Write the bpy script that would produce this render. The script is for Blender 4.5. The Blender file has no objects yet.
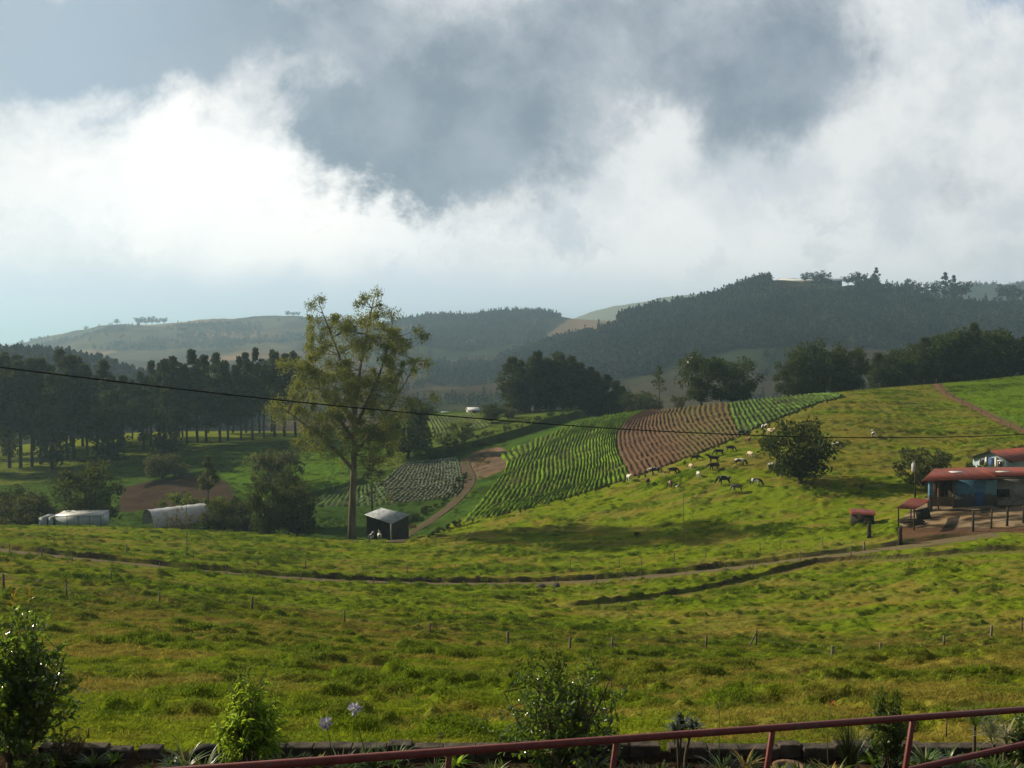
import bpy, bmesh, math, random
import numpy as np
from mathutils import Vector, Matrix
R = math.radians
SC = bpy.context.scene
COL = SC.collection
rng = np.random.default_rng(7)

# ------------------------------------------------------------------ camera, sky, sun, exposure
F = 1000.0                       # focal length in pixels (35 mm equivalent wide end of a compact)
PITCH = math.atan(44.0 / F)      # looks slightly down
cp, sp = math.cos(PITCH), math.sin(PITCH)
cam = bpy.data.cameras.new("camera"); camo = bpy.data.objects.new("camera", cam); COL.objects.link(camo)
cam.sensor_width = 36.0; cam.lens = 36.0 * F / 1024.0
cam.clip_start = 0.1; cam.clip_end = 40000
camo.location = (0, 0, 0); camo.rotation_euler = (math.pi / 2 - PITCH, 0, 0)
SC.camera = camo
SUN_AZ, SUN_EL = R(-66), R(27)   # azimuth from +Y (view axis), negative = to the left
SUN_DIR = Vector((math.sin(SUN_AZ) * math.cos(SUN_EL), math.cos(SUN_AZ) * math.cos(SUN_EL), math.sin(SUN_EL)))
sl = bpy.data.lights.new("sun", 'SUN'); sl.energy = 5.0; sl.angle = R(0.8); sl.color = (1.0, 0.87, 0.62)
so = bpy.data.objects.new("sun", sl); COL.objects.link(so)
so.rotation_euler = (-SUN_DIR).to_track_quat('-Z', 'Y').to_euler()
SC.view_settings.view_transform = 'Standard'; SC.view_settings.look = 'None'
SC.view_settings.exposure = 0.28; SC.view_settings.gamma = 1.0; SC.view_settings.use_curve_mapping = False
SC.render.resolution_x = 1024; SC.render.resolution_y = 768
SC.cycles.max_bounces = 6; SC.cycles.diffuse_bounces = 3; SC.cycles.glossy_bounces = 2
SC.cycles.transmission_bounces = 4; SC.cycles.volume_bounces = 1; SC.cycles.transparent_max_bounces = 4
SC.cycles.caustics_reflective = False; SC.cycles.caustics_refractive = False
SC.cycles.use_denoising = True
SC.cycles.sample_clamp_indirect = 4.0

class NT:
    """small helper for writing node trees as expressions"""
    def __init__(s, tree): s.t = tree; s.n = tree.nodes; s.l = tree.links
    def new(s, typ, **kw):
        n = s.n.new(typ)
        for k, v in kw.items(): setattr(n, k, v)
        return n
    def put(s, sock, v):
        if isinstance(v, bpy.types.NodeSocket): s.l.new(v, sock)
        elif v is not None:
            if hasattr(sock.default_value, '__len__') and not hasattr(v, '__len__'): v = [v] * len(sock.default_value)
            if hasattr(sock.default_value, '__len__') and len(sock.default_value) == 4 and len(v) == 3: v = (*v, 1)
            sock.default_value = v
    def m(s, op, a, b=None, c=None, clamp=False):
        n = s.new('ShaderNodeMath', operation=op); n.use_clamp = clamp
        s.put(n.inputs[0], a); s.put(n.inputs[1], b)
        if c is not None: s.put(n.inputs[2], c)
        return n.outputs[0]
    def v(s, op, a, b=None, out=0):
        n = s.new('ShaderNodeVectorMath', operation=op)
        s.put(n.inputs[0], a)
        if b is not None: s.put(n.inputs[1], b)
        return n.outputs[out]
    def mix(s, f, a, b, blend='MIX'):
        n = s.new('ShaderNodeMix', data_type='RGBA', blend_type=blend)
        s.put(n.inputs[0], f); s.put(n.inputs[6], a); s.put(n.inputs[7], b)
        return n.outputs[2]
    def ss(s, x, lo, hi, a=0.0, b=1.0):
        n = s.new('ShaderNodeMapRange', interpolation_type='SMOOTHSTEP')
        s.put(n.inputs[0], x); s.put(n.inputs[1], lo); s.put(n.inputs[2], hi); s.put(n.inputs[3], a); s.put(n.inputs[4], b)
        return n.outputs[0]
    def noise(s, vec, scale, detail=5, rough=0.55, dist=0.0, col=False):
        n = s.new('ShaderNodeTexNoise'); n.noise_dimensions = '3D'
        if vec is not None: s.put(n.inputs['Vector'], vec)
        n.inputs['Scale'].default_value = scale; n.inputs['Detail'].default_value = detail
        n.inputs['Roughness'].default_value = rough; n.inputs['Distortion'].default_value = dist
        return n.outputs['Color'] if col else n.outputs['Fac']
    def sep(s, v):
        n = s.new('ShaderNodeSeparateXYZ'); s.put(n.inputs[0], v); return n.outputs
    def comb(s, x, y, z):
        n = s.new('ShaderNodeCombineXYZ'); s.put(n.inputs[0], x); s.put(n.inputs[1], y); s.put(n.inputs[2], z); return n.outputs[0]
    def ramp(s, x, stops):
        n = s.new('ShaderNodeValToRGB'); s.put(n.inputs[0], x); e = n.color_ramp.elements
        while len(e) < len(stops): e.new(0.5)
        for i, (p, c) in enumerate(stops): e[i].position = p; e[i].color = (*c, 1) if len(c) == 3 else c
        return n.outputs[0]

# ---- world: Nishita sky with a broken layer of cloud, laid out by direction
W = bpy.data.worlds.new("World"); SC.world = W; W.use_nodes = True
W.node_tree.nodes.clear(); w = NT(W.node_tree)
sky = w.new('ShaderNodeTexSky', sky_type='NISHITA', sun_disc=False, sun_elevation=SUN_EL, sun_rotation=SUN_AZ,
            altitude=1800, air_density=1.0, dust_density=1.5)
bg_sky = w.new('ShaderNodeBackground'); w.put(bg_sky.inputs[0], sky.outputs[0]); bg_sky.inputs[1].default_value = 0.12
dirv = w.new('ShaderNodeTexCoord').outputs['Generated']
dx, dy, dz = w.sep(dirv)
yy = w.m('MAXIMUM', dy, 0.3)
CX = w.m('ADD', w.m('MULTIPLY', w.m('DIVIDE', dx, yy), 10), 5.12)        # tangent of azimuth, tenths
CY = w.m('SUBTRACT', 3.4, w.m('MULTIPLY', w.m('DIVIDE', dz, yy), 10))    # tangent of elevation, tenths, downwards
pv = w.comb(CX, CY, 0.0)
warpc = w.noise(pv, 0.55, 6, 0.62, 0.4, col=True)
warp2 = w.noise(w.v('ADD', pv, (31.0, 7.0, 3.0)), 1.9, 8, 0.66, 0.0, col=True)
pw = w.v('ADD', pv, w.v('MULTIPLY', w.v('SUBTRACT', warpc, (0.5, 0.5, 0.5)), (2.1, 1.7, 0.0)))
pw = w.v('ADD', pw, w.v('MULTIPLY', w.v('SUBTRACT', warp2, (0.5, 0.5, 0.5)), (0.8, 0.7, 0.0)))
def blob(cx, cy, rx, ry, hard=0.0, p=None):
    q = w.v('MULTIPLY', w.v('SUBTRACT', pw if p is None else p, (cx, cy, 0)), (1 / rx, 1 / ry, 0))
    return w.ss(w.v('LENGTH', q, out=1), 1.0, hard, 0.0, 1.0)
def addall(lst):
    r = lst[0]
    for q in lst[1:]: r = w.m('ADD', r, q)
    return r
fb = w.noise(w.v('ADD', pv, (3.0, 11.0, 0.0)), 0.9, 8, 0.58, 0.3)
CLOUD_DARK = [(2.95, 1.3, 1.0, 0.8, 0.5), (3.9, 1.75, 0.95, 0.5, 0.5), (1.2, 0.85, 1.8, 0.55, 0.30), (1.5, 0.55, 2.6, 0.95, 0.60), (3.55, 1.35, 1.15, 0.95, 0.65), (1.9, 0.15, 2.6, 1.05, 0.75), (3.75, 1.35, 1.25, 1.0, 0.75), (9.75, 0.95, 0.7, 0.5, 0.30), (9.55, 2.0, 0.8, 0.35, 0.3), (0.4, 0.2, 1.6, 1.2, 0.35), (6.4, 0.3, 3.6, 1.75, 1.0), (8.1, 0.6, 1.3, 1.15, 0.8), (4.6, 1.15, 2.0, 1.15, 0.9), (5.0, 1.62, 1.7, 0.72, 0.70), (3.6, 0.5, 1.3, 0.9, 0.4), (7.1, 1.05, 1.5, 0.9, 0.45),
              (0.2, 0.6, 2.7, 1.5, 0.85), (2.6, 0.0, 2.2, 1.0, 0.7), (9.6, 1.75, 0.5, 0.5, 0.4), (8.6, 1.85, 0.9, 0.5, 0.3),
              (-0.1, 2.15, 0.55, 0.25, 0.45), (-5, 0.0, 5, 2.4, 0.7), (15, 0.3, 4, 2.5, 0.8), (6, -4.5, 9, 3.5, 0.6), (-2, -9, 9, 5, 0.5), (14, -9, 9, 5, 0.6)]
dens = addall([w.m('MULTIPLY', blob(a, b, c, d), e) for a, b, c, d, e in CLOUD_DARK])
dens = w.m('SUBTRACT', dens, w.m('MULTIPLY', blob(5.5, -0.15, 1.0, 0.45), 0.55))
dens = w.m('ADD', dens, w.m('MULTIPLY', w.m('SUBTRACT', fb, 0.5), 1.15))
dens = w.m('SUBTRACT', dens, w.m('MULTIPLY', blob(6.65, 1.75, 0.70, 0.75), 0.6))
dens = w.m('SUBTRACT', dens, w.m('MULTIPLY', blob(3.15, 0.65, 0.4, 0.45), 0.22))
dark = w.ss(dens, 0.10, 1.28)
glow = w.m('ADD', blob(2.3, 1.95, 3.8, 1.9, 0.1), w.m('MULTIPLY', blob(6.2, 2.4, 4.5, 0.9, 0.1), 0.35))
bright = w.mix(w.m('MINIMUM', glow, 1.0), (0.57, 0.605, 0.635), (0.96, 0.945, 0.92))
tex = w.noise(w.v('ADD', pv, (9.0, 2.0, 5.0)), 0.95, 8, 0.6, 0.05)
bright = w.mix(w.m('MULTIPLY', w.ss(tex, 0.36, 0.60), 0.65), bright, w.mix(0.5, bright, (1.05, 1.0, 0.93)))
tex2 = w.noise(w.v('ADD', pw, (4.0, 22.0, 1.0)), 0.8, 8, 0.62, 0.15)
bright = w.mix(w.m('MULTIPLY', w.ss(tex2, 0.50, 0.70), w.ss(CX, 1.5, 6.0, 0.30, 0.80)), bright, (0.50, 0.55, 0.60))
hb = w.ss(w.m('ADD', CY, w.m('MULTIPLY', w.m('SUBTRACT', fb, 0.5), 0.5)), 2.55, 3.0)
bright = w.mix(hb, bright, w.mix(w.ss(CX, 2.0, 8.0), (0.60, 0.675, 0.755), (0.69, 0.73, 0.76)))
darkcol = w.mix(w.ss(CX, 0.5, 4.2), (0.335, 0.42, 0.50), (0.20, 0.25, 0.305))
darkcol = w.mix(w.m('MULTIPLY', w.ss(tex, 0.36, 0.70), 0.60), darkcol, (0.37, 0.42, 0.48))
cloud = w.mix(w.m('MULTIPLY', dark, w.ss(CY, 3.0, 2.4)), bright, darkcol)
# unseen sky overhead and behind the viewpoint is dimmed to lower the fill light
thick = w.m('MULTIPLY', w.ss(dy, -0.1, 0.72, 0.30, 1.0), w.ss(dz, 0.78, 0.40, 0.45, 1.0))
cloud = w.mix(1.0, cloud, w.comb(thick, thick, thick), 'MULTIPLY')
bg_cl = w.new('ShaderNodeBackground'); w.put(bg_cl.inputs[0], cloud); bg_cl.inputs[1].default_value = 1.0
gap = w.m('MULTIPLY', w.m('SUBTRACT', 1.0, dark), w.m('MAXIMUM', w.m('MULTIPLY', blob(10.2, -0.1, 1.0, 0.6), 0.8), 0.0))
mixw = w.new('ShaderNodeMixShader'); w.put(mixw.inputs[0], gap)
w.l.new(bg_cl.outputs[0], mixw.inputs[1]); w.l.new(bg_sky.outputs[0], mixw.inputs[2])
wo = w.new('ShaderNodeOutputWorld'); w.l.new(mixw.outputs[0], wo.inputs[0])
W.cycles.sampling_method = 'AUTOMATIC'

# ------------------------------------------------------------------ numeric helpers
def ray(px, row):
    """lateral and vertical slope (per metre of depth) of the sight line through a photograph point"""
    k = (384.0 - np.asarray(row, float)) / F
    q = cp + sp * k
    return (np.asarray(px, float) - 512.0) / F / q, (-sp + cp * k) / q
def sstep(x, a, b):
    t = np.clip((np.asarray(x, float) - a) / (b - a), 0, 1); return t * t * (3 - 2 * t)
def _h(ix, iy, seed):
    h = (ix.astype(np.uint32) * np.uint32(374761393) + iy.astype(np.uint32) * np.uint32(668265263) + np.uint32((seed * 2654435761) & 0xffffffff))
    h = (h ^ (h >> np.uint32(13))) * np.uint32(1274126177)
    return ((h ^ (h >> np.uint32(16))) & np.uint32(0xffff)).astype(np.float32) / 65535.0
def vnoise(x, y, seed=0):
    x = np.asarray(x, float); y = np.asarray(y, float)
    ix = np.floor(x).astype(np.int64); iy = np.floor(y).astype(np.int64); fx = x - ix; fy = y - iy
    fx = fx * fx * (3 - 2 * fx); fy = fy * fy * (3 - 2 * fy)
    with np.errstate(over='ignore'):
        a = _h(ix, iy, seed); b = _h(ix + 1, iy, seed); c = _h(ix, iy + 1, seed); d = _h(ix + 1, iy + 1, seed)
    return (a * (1 - fx) + b * fx) * (1 - fy) + (c * (1 - fx) + d * fx) * fy * 1.0
def fbm(x, y, seed=0, octv=4, gain=0.5):
    s = 0; a = 1; t = 0
    for o in range(octv):
        s = s + a * vnoise(np.asarray(x) * 2.03 ** o + 17.3 * o, np.asarray(y) * 2.03 ** o - 9.1 * o, seed + o); t += a; a *= gain
    return s / t
def gsmooth(A, sig, axis):
    if sig <= 0: return A
    n = int(3 * sig) + 1; k = np.exp(-0.5 * (np.arange(-n, n + 1) / sig) ** 2); k /= k.sum()
    pad = [(0, 0)] * A.ndim; pad[axis] = (n, n)
    return np.apply_along_axis(lambda v: np.convolve(v, k, 'valid'), axis, np.pad(A, pad, mode='edge'))

# ------------------------------------------------------------------ terrain: columns of (depth in metres, photograph row)
TCOL = {
 -420: [(25, 688), (40, 638), (65, 588), (90, 553), (110, 528), (150, 508), (175, 512), (200, 500), (260, 464), (320, 443), (350, 440)],
 0:    [(25, 692), (40, 646), (65, 602), (90, 570), (110, 548), (130, 534), (150, 525), (175, 533), (200, 515), (260, 475), (320, 448), (350, 447)],
 130:  [(25, 693), (40, 650), (65, 608), (90, 580), (111, 560), (130, 543), (152, 527), (180, 534), (205, 512), (235, 482), (270, 458), (285, 449), (330, 433), (360, 431)],
 260:  [(25, 696), (40, 655), (65, 617), (90, 592), (113, 571), (130, 555), (155, 534), (180, 539), (200, 520), (240, 480), (275, 452), (310, 437), (335, 431), (360, 431)],
 350:  [(25, 698), (40, 660), (65, 625), (90, 600), (115, 577), (135, 557), (155, 541), (180, 543), (205, 505), (240, 475), (290, 443), (330, 432), (350, 432)],
 420:  [(25, 699), (40, 662), (65, 630), (90, 605), (117, 580), (138, 557), (158, 539), (174, 541), (195, 510), (235, 470), (250, 456), (270, 438), (320, 416), (345, 412)],
 480:  [(25, 700), (40, 664), (65, 634), (90, 608), (118, 580), (140, 550), (160, 527), (175, 514), (200, 489), (230, 464), (260, 447), (290, 432), (320, 417), (340, 409), (350, 408)],
 560:  [(25, 700), (40, 666), (65, 639), (90, 612), (119, 579), (140, 552), (160, 519), (175, 500), (200, 476), (230, 452), (260, 434), (290, 419), (315, 411), (330, 411)],
 640:  [(25, 700), (40, 666), (65, 643), (80, 630), (120, 575), (140, 545), (155, 519), (170, 490), (180, 474), (210, 446), (240, 425), (265, 409), (275, 408)],
 720:  [(25, 700), (40, 666), (65, 646), (80, 630), (121, 568), (140, 535), (155, 500), (165, 472), (180, 453), (200, 436), (225, 418), (245, 404), (256, 402)],
 800:  [(25, 698), (40, 664), (65, 650), (80, 632), (122, 560), (140, 521), (150, 496), (158, 477), (175, 453), (200, 428), (222, 408), (240, 396), (250, 394)],
 880:  [(25, 697), (40, 662), (65, 649), (80, 628), (105, 580), (120, 552), (135, 523), (150, 491), (160, 471), (180, 446), (205, 420), (230, 400), (250, 388), (262, 386)],
 940:  [(25, 696), (40, 659), (65, 645), (80, 622), (105, 570), (118, 545), (133, 509), (142, 495), (152, 486), (165, 466), (190, 440), (220, 412), (250, 390), (262, 383), (272, 382)],
 1024: [(25, 695), (40, 656), (65, 640), (75, 630), (100, 572), (115, 541), (133, 507), (142, 494), (152, 481), (170, 455), (200, 425), (230, 402), (260, 382), (280, 374), (290, 373)],
 1500: [(25, 690), (40, 645), (65, 610), (90, 560), (115, 520), (150, 460), (200, 405), (260, 365), (300, 352)],
}
DG = np.exp(np.linspace(math.log(2.0), math.log(470.0), 700))
PG = np.arange(-900, 1951, 6.0)
def _tables():
    xs = sorted(TCOL); T = np.zeros((len(xs), len(DG)))
    for i, px in enumerate(xs):
        d = [2.0, 13.9, 14.2]; z = [-5.85, -5.98, -5.74]
        for dd, row in TCOL[px]:
            d.append(dd); z.append(ray(px, row)[1] * dd)
        last = d[-1]
        d += [last + 30, last + 80, 470]; z += [z[-1] - 5.5, z[-1] - 17, -46]
        T[i] = np.interp(np.log(DG), np.log(d), z)
    T = gsmooth(T, 2.6, 1)
    G = np.stack([np.interp(PG, xs, T[:, j]) for j in range(len(DG))], 1)
    return gsmooth(G, 4.0, 0)
TG = _tables()
def hill(px, d, ridge, dr, df, db, foot):
    rx = [p for p, _ in ridge]; rr = [r for _, r in ridge]
    zr = ray(512, np.interp(px, rx, rr))[1] * dr
    t = np.clip((d - df) / (dr - df), 0, 1); back = np.clip((d - dr) / (db - dr), 0, 1)
    prof = np.where(d <= dr, t ** 0.85 * (1.0 - 0.12 * np.sin(t * math.pi)), 1 - back ** 1.4)
    return foot + (zr - foot) * np.where((d < df) | (d > db), 0, prof)
HILL_R = [(300, 400), (430, 392), (470, 376), (525, 352), (560, 343), (600, 330), (630, 321), (660, 312), (690, 306), (720, 299), (740, 290), (760, 284), (785, 283), (850, 284), (890, 289), (940, 294), (1024, 299), (1300, 310)]
HILL_M = [(150, 430), (250, 352), (380, 330), (410, 322), (430, 317), (470, 316), (510, 312), (540, 313), (575, 319), (610, 321), (640, 326), (760, 345), (860, 430)]
HILL_L = [(-300, 396), (-100, 374), (0, 351), (40, 339), (75, 330), (110, 325), (160, 324), (200, 321), (250, 318), (300, 317), (340, 322), (420, 332), (560, 350), (700, 430)]
HILL_P = [(400, 430), (480, 345), (560, 322), (590, 311), (620, 304), (660, 298), (690, 295), (720, 296), (800, 300), (900, 430)]
HILL_E = [(780, 430), (850, 320), (930, 294), (955, 287), (1000, 285), (1060, 283), (1300, 280)]
HILL_N = [(-400, 370), (-100, 362), (0, 362), (60, 363), (100, 372), (150, 390), (220, 420), (300, 480)]
def zfar(px, d):
    base = np.interp(d, [400, 600, 1000, 1500, 2500, 9000, 30000], [-46, -48, -42, -36, -62, -135, -330])
    z = base
    for rd, dr, df, db, foot in ((HILL_R, 1300, 760, 2300, -48), (HILL_M, 2050, 1150, 3000, -60), (HILL_L, 2700, 1300, 4200, -60), (HILL_P, 3700, 2600, 5200, -90),
                                 (HILL_E, 2700, 1700, 3800, -60), (HILL_N, 700, 480, 1050, -50)):
        z = np.maximum(z, hill(px, d, rd, dr, df, db, foot))
    x = (px - 512) / F * d
    amp = sstep(d, 600, 1400)
    z = z + amp * (fbm(x / 150.0, d / 260.0, 5, 5) - 0.5) * 42 * np.clip((z + 50) / 50, 0.1, 1) * np.where(d > 1250, np.where((px < 430) & (d < 2650), 1.3 * sstep(2690 - d, 0, 350) + .08, sstep(np.abs(d - 2000), 60, 500) * 0.5 + 0.12), sstep(1290 - d, 0, 200) * 0.8 + 0.06)
    return z
def zbase(u, d):
    u = np.asarray(u, float); d = np.asarray(d, float); px = 512 + F * u
    fi = np.clip((px - PG[0]) / (PG[1] - PG[0]), 0, len(PG) - 1.001); fj = np.clip((np.log(np.clip(d, 2, 469.9)) - math.log(2.0)) / (math.log(DG[1]) - math.log(DG[0])), 0, len(DG) - 1.001)
    i = fi.astype(int); j = fj.astype(int); a = fi - i; b = fj - j
    zn = TG[i, j] * (1 - a) * (1 - b) + TG[i + 1, j] * a * (1 - b) + TG[i, j + 1] * (1 - a) * b + TG[i + 1, j + 1] * a * b
    k = sstep(d, 440, 470)
    return zn * (1 - k) + zfar(px, d) * k
def hit(px, row, d0=14.5, d1=460.0):
    """depth at which the sight line through (px, row) first meets the terrain"""
    px = np.atleast_1d(np.asarray(px, float)); row = np.atleast_1d(np.asarray(row, float))
    u, s = ray(px, row); ds = np.exp(np.linspace(math.log(d0), math.log(d1), 1100))
    out = np.zeros(len(px))
    for c in range(0, len(px), 3000):
        uu = u[c:c + 3000, None]; f = zbase(uu + 0 * ds[None], ds[None] + 0 * uu) - s[c:c + 3000, None] * ds[None]
        ok = f >= 0; k = np.where(ok.any(1), ok.argmax(1), len(ds) - 1); k0 = np.maximum(k - 1, 0); ii = np.arange(len(k))
        f0, f1 = f[ii, k0], f[ii, k]; t = np.where(f1 - f0 > 1e-9, np.clip(-f0 / np.where(f1 - f0 == 0, 1, f1 - f0), 0, 1), 1.0)
        out[c:c + 3000] = ds[k0] + (ds[k] - ds[k0]) * t
    return out
def world_at(px, row, d0=14.5, d1=460.0):
    d = hit(px, row, d0, d1); u, _ = ray(np.atleast_1d(px), np.atleast_1d(row)); return np.stack([u * d, d], 1)
def P(px, row, d):
    u, s = ray(px, row); return Vector((float(u) * d, d, float(s) * d))

def resample(pl, n):
    pl = np.asarray(pl, float); s = np.concatenate([[0], np.cumsum(np.linalg.norm(np.diff(pl, axis=0), axis=1))])
    t = np.linspace(0, s[-1], n); q = np.stack([np.interp(t, s, pl[:, k]) for k in range(pl.shape[1])], 1)
    return q
def smoothline(pl, n, sig):
    q = resample(pl, n); e0, e1 = q[0].copy(), q[-1].copy(); q = gsmooth(q, sig, 0); q[0] = e0; q[-1] = e1; return q
def line_on_ground(pl, n=120, sig=3, **kw):
    q = smoothline(pl, n, sig); return world_at(q[:, 0], q[:, 1], **kw)
def sdist(x, y, line, chunk=40000):
    """signed distance to a polyline (positive on the side away from the camera) and position along it"""
    a = line[:-1]; b = line[1:]; ab = b - a; L2 = (ab ** 2).sum(1) + 1e-9
    D = np.zeros(len(x)); T = np.zeros(len(x)); n = len(a)
    for c in range(0, len(x), chunk):
        p = np.stack([x[c:c + chunk], y[c:c + chunk]], 1)[:, None]
        t = np.clip(((p - a) * ab).sum(2) / L2, 0, 1); q = a + t[..., None] * ab; dd = np.linalg.norm(p - q, axis=2)
        k = dd.argmin(1); ii = np.arange(len(k))
        cr = ab[k, 0] * (p[:, 0, 1] - a[k, 1]) - ab[k, 1] * (p[:, 0, 0] - a[k, 0])
        D[c:c + chunk] = dd[ii, k] * np.sign(cr + 1e-12); T[c:c + chunk] = (k + t[ii, k]) / n
    return D, T
# lines run left to right, so that "positive" is the far side
ROAD = line_on_ground([(-160, 524), (-40, 541), (0, 549), (60, 556), (130, 563), (200, 570), (280, 577), (360, 581), (440, 583), (512, 583), (580, 581), (650, 576), (720, 569), (790, 561), (850, 554), (890, 548), (935, 540), (990, 533)], 160, 3)
TRACK2 = line_on_ground([(562, 607), (600, 604), (656, 598), (720, 587), (780, 572), (820, 562), (860, 559.5), (895, 559.5), (935, 556), (975, 552), (1060, 549)], 120, 3)
BANK_F = line_on_ground([(436, 459), (450, 455), (480, 447), (510, 439), (540, 430), (570, 420), (600, 413), (625, 410)], 90, 3)
BANK_L = line_on_ground([(262, 506), (300, 501), (325, 495), (350, 488), (372, 482)], 60, 3)
BANK_P = line_on_ground([(140, 490), (170, 480), (205, 474), (240, 465), (270, 457), (305, 449), (330, 446)], 80, 3)
PATH_H = line_on_ground([(936, 382), (938, 386), (941, 391), (950, 396), (962, 402), (980, 411), (1000, 421), (1030, 434), (1080, 452)], 80, 2)
DTRACK = line_on_ground([(396, 543), (404, 537), (420, 528), (440, 515), (455, 503), (466, 490), (472, 480), (466, 468), (464, 462), (474, 455), (490, 452), (500, 456)], 90, 2)
DITCHES = [line_on_ground(q, 70, 3) for q in (
    [(-40, 577), (30, 584), (90, 592), (140, 603), (200, 612), (260, 619)], [(60, 632), (110, 640), (150, 650)], [(470, 668), (560, 672), (640, 684), (735, 701), (900, 703), (1060, 706)],
    [(-20, 562), (50, 566), (110, 572), (170, 577)])]
BANKS = [(ROAD, 0.46, 9.0, 0.35), (TRACK2, 0.42, 5.0, 0.3), (BANK_F, 2.1, 14, 0.9), (BANK_L, 1.3, 9, 0.6), (BANK_P, 0.7, 8, 0.5), (DITCHES[0], 0.30, 3.5, 0.6), (DITCHES[1], 0.22, 3.0, 0.6), (DITCHES[2], 0.26, 3.0, 0.6), (DITCHES[3], 0.3, 3.0, 0.5)]

class Ground:
    """height of the finished ground at world x, y (with banks; bumps optional)"""
    @staticmethod
    def banks(x, y):
        x = np.asarray(x, float); y = np.asarray(y, float); h = np.zeros(len(x)); info = []
        near = (y > 20) & (y < 420)
        for ln, hh, fall, ramp in BANKS:
            lo = ln.min(0) - fall * 2 - 4; hi = ln.max(0) + fall * 2 + 4
            m = near & (x > lo[0]) & (x < hi[0]) & (y > lo[1]) & (y < hi[1]); D = np.full(len(x), 1e3); T = np.zeros(len(x))
            idx = np.nonzero(m)[0]
            if len(idx):
                d_, t_ = sdist(x[idx], y[idx], ln); end = sstep(t_, 0, 0.05) * sstep(1 - t_, 0, 0.05)
                var = 0.82 + 0.36 * vnoise(x[idx] / 5.0, y[idx] / 5.0, 77)
                h[idx] += hh * end * var * np.where(d_ > 0, sstep(d_, 0.0, ramp) * np.exp(-np.maximum(d_ - ramp, 0) / fall), 0)
                D[idx] = d_; T[idx] = t_
            info.append((D, T))
        return h, info
    @staticmethod
    def z(x, y):
        x = np.atleast_1d(np.asarray(x, float)); y = np.atleast_1d(np.asarray(y, float))
        return zbase(x / y, y) + Ground.banks(x, y)[0]
def gz(x, y): return float(Ground.z(x, y)[0])
def spot(px, row, **kw):
    """the point of the ground seen at (px, row)"""
    q = world_at(px, row, **kw)[0]; return Vector((q[0], q[1], gz(q[0], q[1])))
def spot_d(px, d):
    """the point of the ground in the direction px at depth d"""
    x = (px - 512) / F * d; x = float(ray(px, 340 - 1000 * gz(x, d) / d)[0]) * d; return Vector((x, d, gz(x, d)))

# ------------------------------------------------------------------ mesh helpers
def mesh_np(name, V, Q, mats=(), smooth=False, uvcol=None):
    """mesh from numpy verts (n,3) and faces: one (m,k) array or a list of them"""
    if not isinstance(Q, (list, tuple)): Q = [Q]
    Q = [np.asarray(q) for q in Q if len(q)]
    me = bpy.data.meshes.new(name); V = np.ascontiguousarray(V, np.float32)
    me.vertices.add(len(V)); me.vertices.foreach_set('co', V.ravel())
    nl = sum(q.size for q in Q); nf = sum(len(q) for q in Q)
    me.loops.add(nl); me.polygons.add(nf)
    me.loops.foreach_set('vertex_index', np.concatenate([q.ravel() for q in Q]).astype(np.int32))
    tot = np.concatenate([np.full(len(q), q.shape[1]) for q in Q]).astype(np.int32)
    me.polygons.foreach_set('loop_start', np.concatenate([[0], np.cumsum(tot)[:-1]]).astype(np.int32))
    me.polygons.foreach_set('loop_total', tot)
    if smooth: me.polygons.foreach_set('use_smooth', np.ones(nf, bool))
    me.update(calc_edges=True)
    for m in mats: me.materials.append(m)
    return me
def set_col(me, C, name='col'):
    a = me.color_attributes.new(name, 'FLOAT_COLOR', 'POINT')
    if C.shape[1] == 3: C = np.concatenate([C, np.ones((len(C), 1))], 1)
    a.data.foreach_set('color', np.ascontiguousarray(C, np.float32).ravel())
def ob(name, me, parent=None, loc=None, **props):
    o = bpy.data.objects.new(name, me); COL.objects.link(o)
    if parent is not None: o.parent = parent
    if loc is not None: o.location = loc
    for k, v in props.items(): o[k] = v
    return o
def thing(name, label, cat, loc=(0, 0, 0), rotz=0.0, group=None, scale=1.0):
    o = bpy.data.objects.new(name, None); COL.objects.link(o); o.empty_display_size = 0.2
    o.location = loc; o.rotation_euler = (0, 0, rotz); o.scale = (scale,) * 3 if not hasattr(scale, '__len__') else scale
    o['label'] = label; o['category'] = cat
    if group: o['group'] = group
    return o
def tag(o, label, cat, group=None):
    o['label'] = label; o['category'] = cat
    if group: o['group'] = group
    return o
def copy_tree(o, parent=None):
    c = o.copy(); COL.objects.link(c); c.parent = parent
    for ch in list(o.children): copy_tree(ch, c)
    return c
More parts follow.
